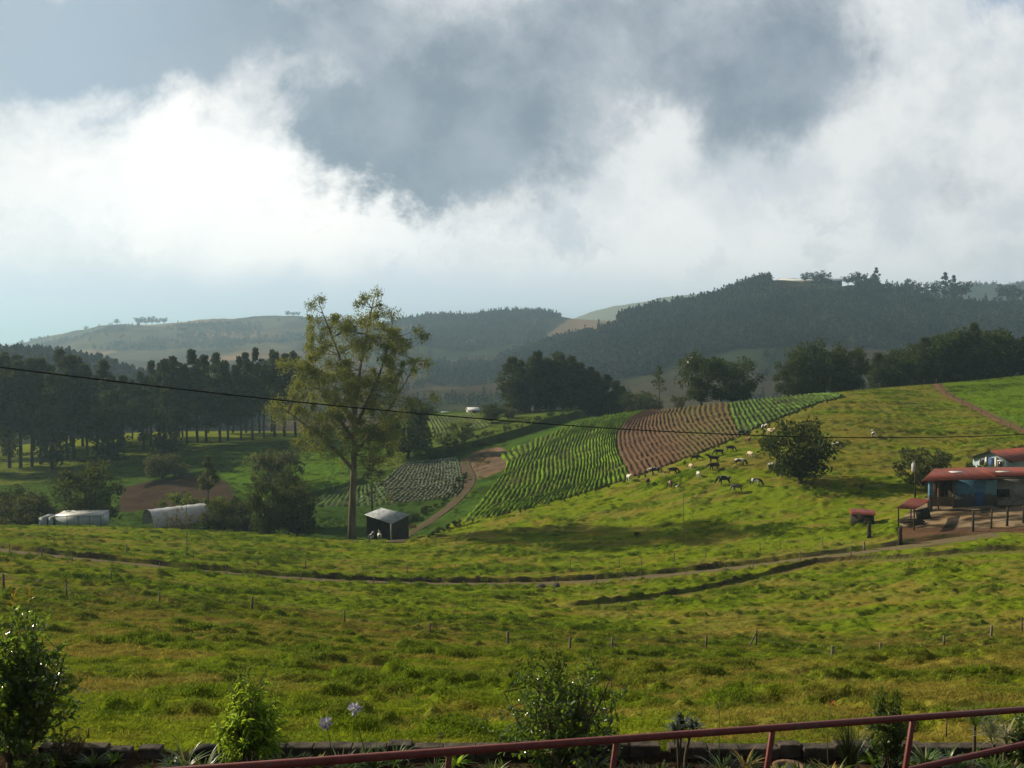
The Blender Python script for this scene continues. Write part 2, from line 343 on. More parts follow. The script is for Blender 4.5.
class MB:
    """collects boxes, beams and tubes into one mesh"""
    def __init__(s): s.V = []; s.F = {}; s.n = 0
    def add(s, V, faces):
        V = np.asarray(V, float); s.V.append(V)
        for f in faces: s.F.setdefault(len(f), []).append([i + s.n for i in f])
        s.n += len(V); return s
    def addnp(s, V, Q):
        s.V.append(np.asarray(V, float)); s.F.setdefault(Q.shape[1], []).extend((Q + s.n).tolist()); s.n += len(V); return s
    def box(s, c, size, rot=None, bev=0.0):
        hx, hy, hz = [q / 2 for q in size]; b = min(bev, hx * .9, hy * .9, hz * .9)
        if b <= 0:
            V = [(x, y, z) for z in (-hz, hz) for x, y in ((-hx, -hy), (hx, -hy), (hx, hy), (-hx, hy))]
            Fc = [(3, 2, 1, 0), (4, 5, 6, 7), (0, 1, 5, 4), (1, 2, 6, 5), (2, 3, 7, 6), (3, 0, 4, 7)]
        else:
            V = []; Fc = []
            def ring(a, b_, z): return [(-a + 0, -b_ + b, z), (-a + b, -b_, z), (a - b, -b_, z), (a, -b_ + b, z), (a, b_ - b, z), (a - b, b_, z), (-a + b, b_, z), (-a, b_ - b, z)]
            V += ring(hx - b, hy - b, -hz) + ring(hx, hy, -hz + b) + ring(hx, hy, hz - b) + ring(hx - b, hy - b, hz)
            for k in range(3):
                for i in range(8): j = (i + 1) % 8; Fc.append((k * 8 + i, k * 8 + j, k * 8 + 8 + j, k * 8 + 8 + i))
            Fc += [tuple(range(7, -1, -1)), tuple(range(24, 32))]
        V = np.array(V)
        if rot is not None: V = V @ np.array(rot).T
        return s.add(V + np.array(c), Fc)
    def beam(s, a, b, w, h, up=(0, 0, 1), bev=0.0):
        a = np.array(a, float); b = np.array(b, float); d = b - a; L = np.linalg.norm(d); d /= L
        u = np.array(up, float); x = np.cross(d, u); x /= np.linalg.norm(x) + 1e-9; z = np.cross(x, d)
        return s.box((a + b) / 2, (w, L, h), np.stack([x, d, z], 1), bev)
    def tube(s, pts, rad, sides=7, cap=True):
        pts = np.asarray(pts, float); n = len(pts); rad = np.broadcast_to(np.asarray(rad, float), (n,))
        t = np.gradient(pts, axis=0); t /= np.linalg.norm(t, axis=1)[:, None] + 1e-9
        ref = np.array([0.31, 0.17, 0.93]) if abs(t[0] @ np.array([0, 0, 1])) < .9 else np.array([1.0, 0.1, 0])
        V = []; x = np.cross(t[0], ref)
        ang = np.arange(sides) * 2 * math.pi / sides
        for i in range(n):
            x = x - t[i] * (x @ t[i]); x /= np.linalg.norm(x) + 1e-9; y = np.cross(t[i], x)
            V.append(pts[i] + rad[i] * (np.cos(ang)[:, None] * x + np.sin(ang)[:, None] * y))
        Fc = [(k * sides + i, k * sides + (i + 1) % sides, (k + 1) * sides + (i + 1) % sides, (k + 1) * sides + i) for k in range(n - 1) for i in range(sides)]
        if cap: Fc += [tuple(range(sides - 1, -1, -1)), tuple(range((n - 1) * sides, n * sides))]
        return s.add(np.concatenate(V), Fc)
    def poly(s, pts): return s.add(pts, [tuple(range(len(pts)))])
    def slab(s, quad, th):
        """a plate: four corners and a thickness below them"""
        q = np.asarray(quad, float); b = q - np.array([0, 0, th])
        return s.add(np.concatenate([q, b]), [(0, 1, 2, 3), (7, 6, 5, 4), (0, 4, 5, 1), (1, 5, 6, 2), (2, 6, 7, 3), (3, 7, 4, 0)])
    def mesh(s, name, mats, smooth=False):
        me = mesh_np(name, np.concatenate(s.V), [np.array(v) for v in s.F.values()], mats if isinstance(mats, (list, tuple)) else (mats,), smooth)
        return me
    def build(s, name, mat, parent=None, smooth=False, **props): return ob(name, s.mesh(name, mat, smooth), parent, **props)

# ------------------------------------------------------------------ materials
MATS = {}
def material(name, fn):
    m = bpy.data.materials.new(name); m.use_nodes = True; m.node_tree.nodes.clear(); n = NT(m.node_tree)
    out = n.new('ShaderNodeOutputMaterial'); fn(n, out); MATS[name] = m; return m
def principled(n, out, col, rough=0.8, spec=0.3, metal=0.0, bump=None, transl=None, link=True):
    b = n.new('ShaderNodeBsdfPrincipled'); n.put(b.inputs['Base Color'], col); n.put(b.inputs['Roughness'], rough)
    b.inputs['Specular IOR Level'].default_value = spec; b.inputs['Metallic'].default_value = metal
    if bump:
        bp = n.new('ShaderNodeBump'); n.put(bp.inputs['Height'], bump[0]); bp.inputs['Distance'].default_value = bump[1]
        n.l.new(bp.outputs[0], b.inputs['Normal'])
    sh = b.outputs[0]
    if transl:
        t = n.new('ShaderNodeBsdfTranslucent'); n.put(t.inputs[0], transl[0]); mx = n.new('ShaderNodeMixShader'); mx.inputs[0].default_value = transl[1]
        n.l.new(sh, mx.inputs[1]); n.l.new(t.outputs[0], mx.inputs[2]); sh = mx.outputs[0]
    n.l.new(sh, out.inputs[0]); return b
def rough_mat(name, c1, c2, scale=6.0, rough=0.85, spec=0.25, coords='Object', bump=0.0, detail=6, obj_var=0.0, lo=.35, hi=.65, stretch=(1, 1, 1), metal=0.0):
    def f(n, out):
        tc = n.v('MULTIPLY', n.new('ShaderNodeTexCoord').outputs[coords], stretch)
        k = n.noise(tc, scale, detail, 0.6); col = n.mix(n.ss(k, lo, hi), c1, c2)
        if obj_var:
            r = n.new('ShaderNodeObjectInfo').outputs['Random']; col = n.mix(1.0, col, n.comb(*[n.m('ADD', 1 - obj_var, n.m('MULTIPLY', r, 2 * obj_var))] * 3), 'MULTIPLY')
        principled(n, out, col, rough, spec, metal, (k, bump) if bump else None)
    return material(name, f)
def leaf_mat(name, c1, c2, tcol, tmix=0.3, rough=0.75, spec=0.1, attr=False, clump=0.0, clump_col=None):
    """leaves: every leaf its own tint between two colours, light passing through"""
    def f(n, out):
        r = n.new('ShaderNodeNewGeometry').outputs['Random Per Island']
        col = n.mix(r, c1, c2); tc = n.mix(r, tuple(q * .75 for q in tcol), tcol)
        if clump:
            k = n.noise(n.new('ShaderNodeTexCoord').outputs['Object'], clump, 2, .5); k = n.ss(k, .4, .62); col = n.mix(k, col, clump_col)
        o = n.new('ShaderNodeObjectInfo').outputs['Random']; g = n.m('ADD', 0.8, n.m('MULTIPLY', o, 0.4)); gg = n.comb(g, g, g)
        col = n.mix(1.0, col, gg, 'MULTIPLY')
        principled(n, out, col, rough, spec, 0.0, None, (tc, tmix))
    return material(name, f)

def ground_mat(n, out):
    geo = n.new('ShaderNodeNewGeometry'); pos = geo.outputs['Position']
    a = n.new('ShaderNodeAttribute', attribute_name='col').outputs['Color']
    x, y, z = n.sep(pos); p = n.comb(x, y, 0.0)
    n1 = n.noise(p, 1.6, 6, 0.65); n2 = n.noise(p, 7.0, 4, 0.7); n3 = n.noise(p, 0.16, 4, 0.6)
    g = n.m('MULTIPLY', n.m('ADD', 0.62, n.m('MULTIPLY', n1, 0.76)), n.m('ADD', 0.7, n.m('MULTIPLY', n2, 0.6)))
    col = n.mix(1.0, a, n.comb(g, g, g), 'MULTIPLY')
    warm = n.mix(1.0, col, (1.14, 1.0, 0.86), 'MULTIPLY'); col = n.mix(n.ss(n3, 0.4, 0.66), col, warm)
    dist = n.v('LENGTH', pos, out=1); bs = n.ss(dist, 260, 60, 0.0, 1.0)
    h = n.m('MULTIPLY', n.m('ADD', n.m('MULTIPLY', n1, 0.7), n.m('MULTIPLY', n2, 0.3)), bs)
    principled(n, out, col, 1.0, 0.0, 0.0, (h, 0.25))
M_GROUND = material("grass_ground", ground_mat)
def vc_mat(name, scale=3.0, rough=0.9, amt=0.5, bump=0.05):
    def f(n, out):
        a = n.new('ShaderNodeAttribute', attribute_name='col').outputs['Color']; p = n.new('ShaderNodeNewGeometry').outputs['Position']
        k = n.noise(p, scale, 6, .65); g = n.m('ADD', 1 - amt / 2, n.m('MULTIPLY', k, amt)); col = n.mix(1.0, a, n.comb(g, g, g), 'MULTIPLY')
        principled(n, out, col, rough, .03, 0.0, (k, bump))
    return material(name, f)
M_DIRT = vc_mat("dirt", 2.2, .95, .9, .1)
M_FIELD = vc_mat("field_soil_and_crop", 1.3, .9, .8, .12)

# ------------------------------------------------------------------ the ground: one sheet from under the camera to the horizon
def inpoly(px, row, poly):
    c = np.zeros(len(px), bool); q = np.asarray(poly, float); j = len(q) - 1
    for i in range(len(q)):
        xi, yi = q[i]; xj, yj = q[j]
        c ^= ((yi > row) != (yj > row)) & (px < (xj - xi) * (row - yi) / (yj - yi + 1e-12) + xi); j = i
    return c
def build_ground():
    ptan = [-4600, -3200, -2300, -1700, -1250, -900, -700, -520, -400, -300, -220, -160, -110, -70]
    pxs = np.concatenate([ptan, np.arange(-44, 1069, 2.0), [1024 - q for q in ptan[::-1]]])
    ds = [0.6, 1.5, 3, 5, 7, 9, 11, 12, 13, 13.5, 13.9]; d = 14.02
    while d < 30000:
        ds.append(d)
        d += (max(0.11, d * 0.0024) if d < 205 else d * 0.0035) if d < 330 else (d * 0.011 if d < 3500 else d * 0.06)
    ds = np.array(ds); nu, nd = len(pxs), len(ds)
    U, D = np.meshgrid((pxs - 512) / F, ds, indexing='ij'); x = (U * D).ravel(); y = D.ravel()
    z = zbase(np.clip(x / y, -1.6, 1.6), y)
    bh, info = Ground.banks(x, y); z = z + bh
    # the bank the railing stands on, rising to the left under the viewpoint
    rx0, ry0, rx1, ry1 = -2.92, 9.0, 6.66, 13.0; tt = (x - rx0) / (rx1 - rx0); off = (y - (ry0 + (ry1 - ry0) * tt)) * .92; zr = -4.95 + (-5.9 + 4.95) * np.clip(tt, -.6, 1.2)
    k = (1 - sstep(off, .3, 1.5)) * (y < 13.85); z = z * (1 - k) + np.maximum(zr, z) * k
    # image position of each vertex (only for assigning what grows where)
    depth = y * cp - z * sp; px = 512 + F * x / depth; row = 384 - F * (y * sp + z * cp) / depth
    # turf: hummocks, cattle steps along the slope, ruts
    past = sstep(y, 14.2, 16) * (1 - sstep(y, 240, 300)); roadm = np.exp(-((info[0][0] + 1.3) / 1.2) ** 2); path2 = np.exp(-((info[1][0] + .6) / .7) ** 2)
    dpath, _ = sdist(x[past > 0], y[past > 0], PATH_H); pm = np.zeros(len(x)); pm[past > 0] = np.exp(-(dpath / 1.3) ** 2)
    dtr = np.zeros(len(x)); k = (y > 100) & (y < 330) & (px > 330) & (px < 560); t_, _ = sdist(x[k], y[k], DTRACK); dtr[k] = np.exp(-(t_ / 1.9) ** 4)
    yd = inpoly(px, row, [(900, 556), (896, 516), (915, 503), (926, 490), (952, 484), (1120, 480), (1120, 538), (1000, 536), (960, 545), (930, 550)]) & (y > 100) & (y < 150)
    flat = 1 - np.clip(yd * 1.0 + roadm * 1.2 + path2 + pm + dtr, 0, 1)
    tus = fbm(x / 1.1 + fbm(x / 4, y / 4, 3) * 2, y / 0.7, 11, 3); big = fbm(x / 7.5, y / 3.4, 21, 4); ter = fbm(x / 16.0 + 3, y / 2.2 + x / 30.0, 41, 3)
    lush = np.maximum(sstep(big * .6 + ter * .4, 0.53, 0.66), .85 * sstep(fbm(x / 2.6 + 9, y / 1.0 + x / 40, 47, 3), .57, .68))
    hum = np.where(y < 230, (np.minimum(np.maximum(tus - 0.46, 0), .25) * (0.75 + 0.9 * lush) + (ter - 0.5) * 0.30 + (big - .5) * .16), 0) * past * flat
    z = z + hum
    V = np.stack([x, y, z], 1)
    idx = np.arange(nu * nd).reshape(nu, nd)
    Q = np.stack([idx[:-1, :-1], idx[1:, :-1], idx[1:, 1:], idx[:-1, 1:]], -1).reshape(-1, 4)
    # land cover colours
    g1 = np.array([0.140, 0.194, 0.012]); dry = np.array([0.180, 0.172, 0.033]); lu = np.array([0.072, 0.128, 0.006]); soil = np.array([0.115, 0.070, 0.045])
    dm = sstep(fbm(x / 9.0 + 50, y / 4.0, 61, 4) * .6 + fbm(x / 2.2, y / 1.2, 71, 3) * .4 + .10 * sstep(px, 500, 900) * (row > 560), 0.47, 0.62)
    C = g1 + (dry - g1) * dm[:, None]; C = C + (lu - C) * (lush * .75)[:, None]
    up = ((row < 470) & (px > 640) & (y < 300)) * sstep(px + (row - 440), 660, 780)        # dry upper pasture on the right
    dm2 = up * sstep(fbm(x / 14, y / 9, 91, 4), 0.36, 0.6) * .8; C = C + (np.array([0.158, 0.150, 0.030]) - C) * dm2[:, None]
    rp = inpoly(px, row, [(940, 383), (950, 394), (1000, 420), (1060, 445), (1100, 360), (940, 372)]) & (y < 320) & (y > 120); C[rp] = (np.array([0.105, 0.185, 0.014]) * (0.75 + .5 * fbm(x[rp] / 5, y[rp] / 5, 5, 3)[:, None]))
    def paint(poly, col, lo, hi, amt=1.0, var=.5, sc=4.0):
        mm = inpoly(px, row, poly) & (y > lo) & (y < hi)
        c = np.array(col) * (1 - var / 2 + var * fbm(x[mm] / sc, y[mm] / sc, 33, 3)[:, None]); C[mm] = C[mm] * (1 - amt) + c * amt
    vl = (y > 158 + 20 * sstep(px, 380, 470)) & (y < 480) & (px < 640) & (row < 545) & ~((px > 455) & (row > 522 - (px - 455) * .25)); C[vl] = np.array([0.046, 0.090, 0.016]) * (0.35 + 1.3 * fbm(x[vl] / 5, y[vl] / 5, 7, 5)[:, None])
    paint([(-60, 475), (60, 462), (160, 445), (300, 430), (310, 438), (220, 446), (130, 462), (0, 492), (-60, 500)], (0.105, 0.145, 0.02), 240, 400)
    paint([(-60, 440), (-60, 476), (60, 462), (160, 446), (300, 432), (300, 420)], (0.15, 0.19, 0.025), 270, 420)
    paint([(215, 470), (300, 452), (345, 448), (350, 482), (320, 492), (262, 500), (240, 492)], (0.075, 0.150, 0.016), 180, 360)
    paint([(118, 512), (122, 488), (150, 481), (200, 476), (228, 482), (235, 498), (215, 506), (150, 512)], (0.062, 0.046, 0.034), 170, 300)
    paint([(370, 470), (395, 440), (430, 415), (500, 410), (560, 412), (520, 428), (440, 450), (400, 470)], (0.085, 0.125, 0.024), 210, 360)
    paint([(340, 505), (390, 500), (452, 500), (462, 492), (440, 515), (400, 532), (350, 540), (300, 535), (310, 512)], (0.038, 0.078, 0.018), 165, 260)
    # bare soil
    yard = inpoly(px, row, [(897, 548), (900, 520), (915, 506), (930, 492), (952, 488), (1100, 486), (1100, 536), (1000, 532), (960, 541), (930, 547)]) & (y > 95) & (y < 175)
    C[yard] = np.array([0.165, 0.130, 0.090]) * (0.25 + 1.5 * sstep(fbm(x[yard] / 2.2, y[yard] / 1.4, 15, 4), .3, .72)[:, None]); red = yard & (row > 528); C[red] = np.array([0.115, 0.070, 0.045]) * (0.7 + .6 * fbm(x[red] / 2, y[red] / 2, 16, 3)[:, None])
    for (dd, tt), wd, amt in ((info[0], .65, .92), (info[1], .42, .85), (info[2], .95, .6), (info[3], .6, .6), (info[4], .5, .6), (info[5], .45, .45), (info[7], .35, .3)):
        k = sstep(dd, -.25, .0) * (1 - sstep(dd, wd, wd * 1.7)) * amt * (0.45 + .75 * sstep(fbm(x / 1.6, y / 1.6, 88, 3), .3, .6)) * sstep(tt, .0, .04) * sstep(1 - tt, 0, .04); C = C + (np.array([0.050, 0.048, 0.022]) - C) * k[:, None]
    k = np.clip(np.exp(-((info[1][0] + .7) / .55) ** 2) * .75 + np.exp(-((info[0][0] + 1.6) / 1.5) ** 4) * .25, 0, 1); C = C + (np.array([0.13, 0.10, 0.06]) - C) * k[:, None]
    C = C + (soil * 1.25 - C) * np.clip(pm * 1.1, 0, 1)[:, None]
    sc_ = inpoly(px, row, [(462, 470), (472, 452), (500, 446), (520, 462), (500, 472), (480, 480)]) & (y > 200) & (y < 330); C[sc_] = np.array([0.15, 0.11, 0.08]) * (0.6 + .8 * fbm(x[sc_] / 3, y[sc_] / 3, 15, 3)[:, None])
    # far country: fields, scrub, woods; cloud shade is put into the darkened colours
    fr = y > 420
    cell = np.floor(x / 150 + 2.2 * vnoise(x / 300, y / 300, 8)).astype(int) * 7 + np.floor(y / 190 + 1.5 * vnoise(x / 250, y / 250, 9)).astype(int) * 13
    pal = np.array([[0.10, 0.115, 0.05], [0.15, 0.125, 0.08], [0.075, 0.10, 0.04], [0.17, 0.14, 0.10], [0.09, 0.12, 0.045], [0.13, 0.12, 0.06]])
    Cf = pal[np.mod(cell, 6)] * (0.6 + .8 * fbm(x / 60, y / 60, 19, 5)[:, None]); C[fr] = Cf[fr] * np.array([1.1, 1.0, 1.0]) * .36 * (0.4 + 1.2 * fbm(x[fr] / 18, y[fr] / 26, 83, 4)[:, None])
    far_l = fr & (y > 1600) & (px < 420); C[far_l] = (.5 + .6 * sstep(fbm(x[far_l] / 60, y[far_l] / 130, 29, 5), .35, .65)[:, None]) * (np.array([0.080, 0.080, 0.048]) + (np.array([0.22, 0.15, 0.08]) - np.array([0.080, 0.080, 0.048])) * sstep(fbm(x[far_l] / 210, y[far_l] / 330, 23, 5), .46, .62)[:, None])
    sad = fr & inpoly(px, row, [(545, 336), (570, 318), (618, 319), (612, 326), (580, 334), (552, 338)]); C[sad] = np.array([0.21, 0.15, 0.09])
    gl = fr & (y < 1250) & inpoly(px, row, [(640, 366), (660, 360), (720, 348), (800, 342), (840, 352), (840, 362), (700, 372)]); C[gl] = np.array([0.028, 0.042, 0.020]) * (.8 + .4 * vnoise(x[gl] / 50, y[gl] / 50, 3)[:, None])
    pr = fr & (y > 3000) & (px > 560) & (px < 800); C[pr] = np.array([0.15, 0.155, 0.085])
    gar = y < 14.1; C[gar] = np.array([0.045, 0.032, 0.022]) * (0.6 + .8 * fbm(x[gar] * 2, y[gar] * 2, 4, 4)[:, None])
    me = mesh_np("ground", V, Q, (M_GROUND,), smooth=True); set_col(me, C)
    global GRID; GRID = (pxs, ds, z.reshape(nu, nd), lush.reshape(nu, nd), dm.reshape(nu, nd), flat.reshape(nu, nd), row.reshape(nu, nd))
    return ob("ground", me, kind='structure')
build_ground()
def gtop(x, y, k=2):
    """bilinear lookup on the finished ground grid (k: 2 height, 3 lushness, 4 dryness, 5 away from bare tracks)"""
    x = np.atleast_1d(np.asarray(x, float)); y = np.atleast_1d(np.asarray(y, float)); pxs, ds = GRID[0], GRID[1]; A = GRID[k]
    fi = np.interp(512 + F * x / y, pxs, np.arange(len(pxs))); fj = np.interp(y, ds, np.arange(len(ds)))
    i = np.clip(fi.astype(int), 0, len(pxs) - 2); j = np.clip(fj.astype(int), 0, len(ds) - 2); a = fi - i; b = fj - j
    return A[i, j] * (1 - a) * (1 - b) + A[i + 1, j] * a * (1 - b) + A[i, j + 1] * (1 - a) * b + A[i + 1, j + 1] * a * b
def on(px, row, **kw):
    q = world_at(px, row, **kw)[0]; return Vector((q[0], q[1], float(gtop(q[0], q[1])[0])))
def on_d(px, d):
    v = spot_d(px, d); v.z = float(gtop(v.x, v.y)[0]); return v

def ribbon(name, line, offs, cols, lift, mat, n=260, sub=9, seed=1):
    q = resample(line, n); t = np.gradient(q, axis=0); t /= np.linalg.norm(t, axis=1)[:, None]; nr = np.stack([-t[:, 1], t[:, 0]], 1)
    S = np.linspace(0, 1, sub); V = []; C = []
    for s in S:
        wob = (0.25 if n > 300 else .9) * (fbm(np.arange(n) / 6.0, np.full(n, s * 3), seed, 3) - .5) * (1 if s in (0, 1) else .4)
        o = offs[0] + (offs[1] - offs[0]) * s + wob; p = q + nr * o[:, None]; h = gtop(p[:, 0], p[:, 1]) + lift * (1 if 0 < s < 1 else -2.5)
        rut = -0.05 * (math.exp(-((s - .28) / .09) ** 2) + math.exp(-((s - .72) / .09) ** 2)); V.append(np.concatenate([p, (h + rut)[:, None]], 1))
        k = (1 - math.exp(-((s - .28) / .1) ** 2) - math.exp(-((s - .72) / .1) ** 2)) * .6; C.append(np.array(cols[0]) + (np.array(cols[1]) - np.array(cols[0])) * np.clip(k + (fbm(p[:, 0] / 1.4, p[:, 1] / 1.4, seed + 3, 3) - .5) * 1.6, 0, 1)[:, None])
    V = np.concatenate(V); C = np.concatenate(C); idx = np.arange(n * sub).reshape(sub, n)
    Q = np.stack([idx[:-1, :-1], idx[:-1, 1:], idx[1:, 1:], idx[1:, :-1]], -1).reshape(-1, 4)
    me = mesh_np(name, V, Q, (mat,), smooth=True); set_col(me, C); return ob(name, me, kind='structure')
ribbon("dirt_road", ROAD, (-2.9, -0.05), ((0.165, 0.118, 0.088), (0.13, 0.13, 0.04)), .05, M_DIRT, n=500)
ribbon("dirt_track", DTRACK, (-1.6, 1.7), ((0.105, 0.075, 0.055), (0.07, 0.07, 0.03)), .12, M_DIRT, seed=5)
ribbon("hill_path", PATH_H, (-0.9, 0.9), ((0.16, 0.085, 0.055), (0.14, 0.10, 0.05)), .08, M_DIRT, seed=7)

# ------------------------------------------------------------------ crop fields: ridges and furrows laid along curved rows
def crop_field(name, curves, nrows, height, colfn, T=110, prof=(0, .55, 1, .55, 0), jitter=.5, d0=150):
    m = len(prof); sub = (m - 1)
    fr = np.linspace(0, 1, nrows * sub + 1); cs = [resample(c, T) for c in curves]; k = len(cs)
    grid = np.zeros((len(fr), T, 2))
    for i, f in enumerate(fr):
        g = f * (k - 1)
        if k == 3:                                      # quadratic through three curves
            grid[i] = cs[0] * (2 * (f - .5) * (f - 1)) + cs[1] * (-4 * f * (f - 1)) + cs[2] * (2 * f * (f - .5))
        else: a = min(int(g), k - 2); grid[i] = cs[a] * (1 - (g - a)) + cs[a + 1] * (g - a)
    flat = grid.reshape(-1, 2); W_ = world_at(flat[:, 0], flat[:, 1], d0=d0); W_ = W_.reshape(len(fr), T, 2); W_ = gsmooth(W_, 1.2, 1); wob = np.stack([fbm(np.repeat(np.arange(len(fr)) // sub, T) * .37, np.tile(np.arange(T), len(fr)) / 5.0, s_, 3) - .5 for s_ in (61, 62)], 1).reshape(len(fr), T, 2); W_ = (W_ + wob * .55).reshape(-1, 2)
    h = np.array([prof[i % sub] for i in range(len(fr))]); h[-1] = prof[0]
    hv = np.repeat(h, T); rowid = np.repeat(np.arange(len(fr)) // sub, T); x, y = W_[:, 0], W_[:, 1]
    lum = (1 - jitter / 2 + jitter * fbm(x / .9, y / .9, 31, 3)) * (0.45 + .75 * sstep(fbm(x / 2.4, y / 2.4, 35, 4), .30, .50))
    z = gtop(x, y) + .10 + hv * height * lum
    edge = np.zeros((len(fr), T), bool); edge[0] = edge[-1] = True; edge[:, 0] = edge[:, -1] = True; z = z - edge.ravel() * .5
    C = colfn(x, y, hv, flat[:, 0], flat[:, 1], rowid)
    idx = np.arange(len(fr) * T).reshape(len(fr), T); Q = np.stack([idx[:-1, :-1], idx[1:, :-1], idx[1:, 1:], idx[:-1, 1:]], -1).reshape(-1, 4)
    me = mesh_np(name, np.stack([x, y, z], 1), Q, (M_FIELD,), smooth=True); set_col(me, C)
    return ob(name, me, kind='structure'), (W_.reshape(len(fr), T, 2), h)
SOIL = np.array([0.075, 0.045, 0.033])
def mixrows(green, soil, var=.5):
    def f(x, y, h, px, row, rid):
        v = (1 - var / 2 + var * fbm(x / 5, y / 5, 51, 4))[:, None]; k = sstep(h, .15, .6)[:, None]
        v = v * (0.62 + .6 * sstep(fbm(x / 1.3, y / 1.3, 57, 3), .3, .62))[:, None]; k = k * (0.35 + .65 * sstep(fbm(x / 2.4, y / 2.4, 35, 4), .26, .44))[:, None]; pr = (0.85 + .3 * _h(rid.astype(np.int64), rid.astype(np.int64) * 0, 3))[:, None]
        return np.array(soil) * (1 - k) + np.array(green) * v * pr * k
    return f
GREEN_L = [(463, 523), (478, 505), (490, 490), (503, 475), (506, 464), (498, 455)]
GREEN_M = [(548, 504), (563, 490), (569, 472), (567, 452), (573, 436), (588, 421)]
GREEN_R = [(632, 479), (622, 462), (616, 446), (617, 434), (628, 420), (652, 408)]
crop_field("green_crop_field", [GREEN_L, GREEN_M, GREEN_R], 33, .42, mixrows((0.108, 0.182, 0.012), SOIL * .45))
BRN_M = [(694, 456), (678, 440), (668, 428), (666, 415), (672, 405.5)]
BRN_R = [(741, 437), (735, 424), (731, 414), (730, 408), (729, 403.5)]
def brown(x, y, h, px, row, rid):
    yel = sstep(px - (row - 410) * .5, 640, 690)[:, None] * (0.55 + .45 * sstep(fbm(x / 8, y / 8, 12, 3), .4, .6))[:, None]; k = sstep(h, .2, .7)[:, None]
    base = np.array([0.128, 0.076, 0.044]) * (0.8 + .4 * fbm(x / 4, y / 4, 5, 3)[:, None]); c = base + (np.array([0.120, 0.115, 0.034]) - base) * yel * .85
    return SOIL * .6 * (1 - k) + c * k
crop_field("ploughed_field", [GREEN_R, BRN_M, BRN_R], 25, .36, brown)
GR2_M = [(800, 411), (792, 405), (785, 400), (780, 397.5)]
GR2_R = [(846, 397), (843, 395.5), (841, 394.5), (838, 393.5)]
crop_field("upper_green_crop_field", [BRN_R, GR2_M, GR2_R], 26, .40, mixrows((0.075, 0.135, 0.024), SOIL * .55), T=40)
CAB_L = [(352, 504), (368, 492), (385, 480), (395, 470), (404, 464)]
CAB_M = [(408, 503), (424, 490), (428, 480), (430, 470), (432, 461)]
CAB_R = [(458, 497), (464, 487), (462, 476), (460, 466), (456, 458)]
_, (CABW, CABH) = crop_field("cabbage_field", [CAB_L, CAB_M, CAB_R], 21, .22, mixrows((0.05, 0.06, 0.03), np.array([0.04, 0.035, 0.028])), T=60)
YNG_L = [(303, 508), (316, 499), (330, 492)]; YNG_R = [(398, 506), (388, 494), (380, 483)]
crop_field("young_crop_field", [YNG_L, YNG_R], 15, .3, mixrows((0.065, 0.12, 0.025), np.array([0.045, 0.045, 0.025])), T=30)
UPF_L = [(436, 446), (432, 434), (428, 424), (424, 417)]; UPF_R = [(492, 428), (486, 422), (478, 417), (472, 413)]
crop_field("hilltop_crop_field", [UPF_L, UPF_R], 15, .3, mixrows((0.09, 0.125, 0.028), np.array([0.055, 0.065, 0.025])), T=30)

# ------------------------------------------------------------------ vegetation
M_BARK = rough_mat("bark", (0.045, 0.034, 0.026), (0.10, 0.08, 0.06), 9, .9, .1, stretch=(1, 1, .25), bump=.03)
M_BARK_EUC = rough_mat("eucalyptus_bark", (0.07, 0.052, 0.038), (0.19, 0.15, 0.11), 1.5, .8, .15, stretch=(1, 1, .2), bump=.05)
M_EUC = leaf_mat("eucalyptus_leaves", (0.095, 0.120, 0.024), (0.190, 0.210, 0.050), (0.33, 0.35, 0.055), .4, clump=.3, clump_col=(0.09, 0.115, 0.03))
M_CYP = leaf_mat("cypress_leaves", (0.020, 0.037, 0.017), (0.056, 0.076, 0.026), (0.11, 0.135, 0.025), .25, clump=.25, clump_col=(0.05, 0.058, 0.022))
M_BROAD = leaf_mat("broad_leaves", (0.020, 0.038, 0.011), (0.055, 0.078, 0.018), (0.12, 0.15, 0.02), .28, clump=.45, clump_col=(0.038, 0.050, 0.014))
M_OLIVE = leaf_mat("olive_leaves", (0.05, 0.065, 0.022), (0.085, 0.10, 0.03), (0.16, 0.17, 0.04), .3)
M_LIGHT = leaf_mat("light_leaves", (0.07, 0.11, 0.02), (0.12, 0.16, 0.03), (0.22, 0.27, 0.04), .35)
M_DRYLEAF = leaf_mat("dry_leaves", (0.12, 0.10, 0.06), (0.20, 0.17, 0.10), (0.2, 0.16, 0.08), .25)
M_FOREST = leaf_mat("forest_leaves", (0.014, 0.026, 0.016), (0.034, 0.048, 0.022), (0.04, 0.05, 0.02), .12)

def unit(v): return v / (np.linalg.norm(v, axis=-1, keepdims=True) + 1e-9)
def cards(c, size, r, aspect=.45, hang=0.0, up=0.0):
    """leaf sprays: one folded diamond per point"""
    n = len(c); a = unit(r.normal(size=(n, 3)) * np.array([1, 1, 1 - .5 * up]) + np.array([0, 0, -hang]))
    b = unit(np.cross(a, unit(r.normal(size=(n, 3))))); nn = np.cross(a, b); s = np.broadcast_to(size, (n,))[:, None] * r.uniform(.65, 1.35, (n, 1))
    V = np.stack([c - a * s, c + b * s * aspect + nn * s * .12, c + a * s, c - b * s * aspect + nn * s * .12], 1).reshape(-1, 3)
    k = np.arange(n)[:, None] * 4; Q = np.concatenate([np.concatenate([k, k + 1, k + 2], 1), np.concatenate([k, k + 2, k + 3], 1)]); return V, Q
def clump_points(centers, radii, n, r, flat=.75, shell=.35):
    """n points in each of a list of round clumps"""
    c = np.repeat(centers, n, 0); R_ = np.repeat(np.asarray(radii), n); d = unit(r.normal(size=(len(c), 3))) * np.array([1, 1, flat])
    return c + d * (R_ * (shell + (1 - shell) * r.uniform(0, 1, len(c)) ** .6))[:, None]
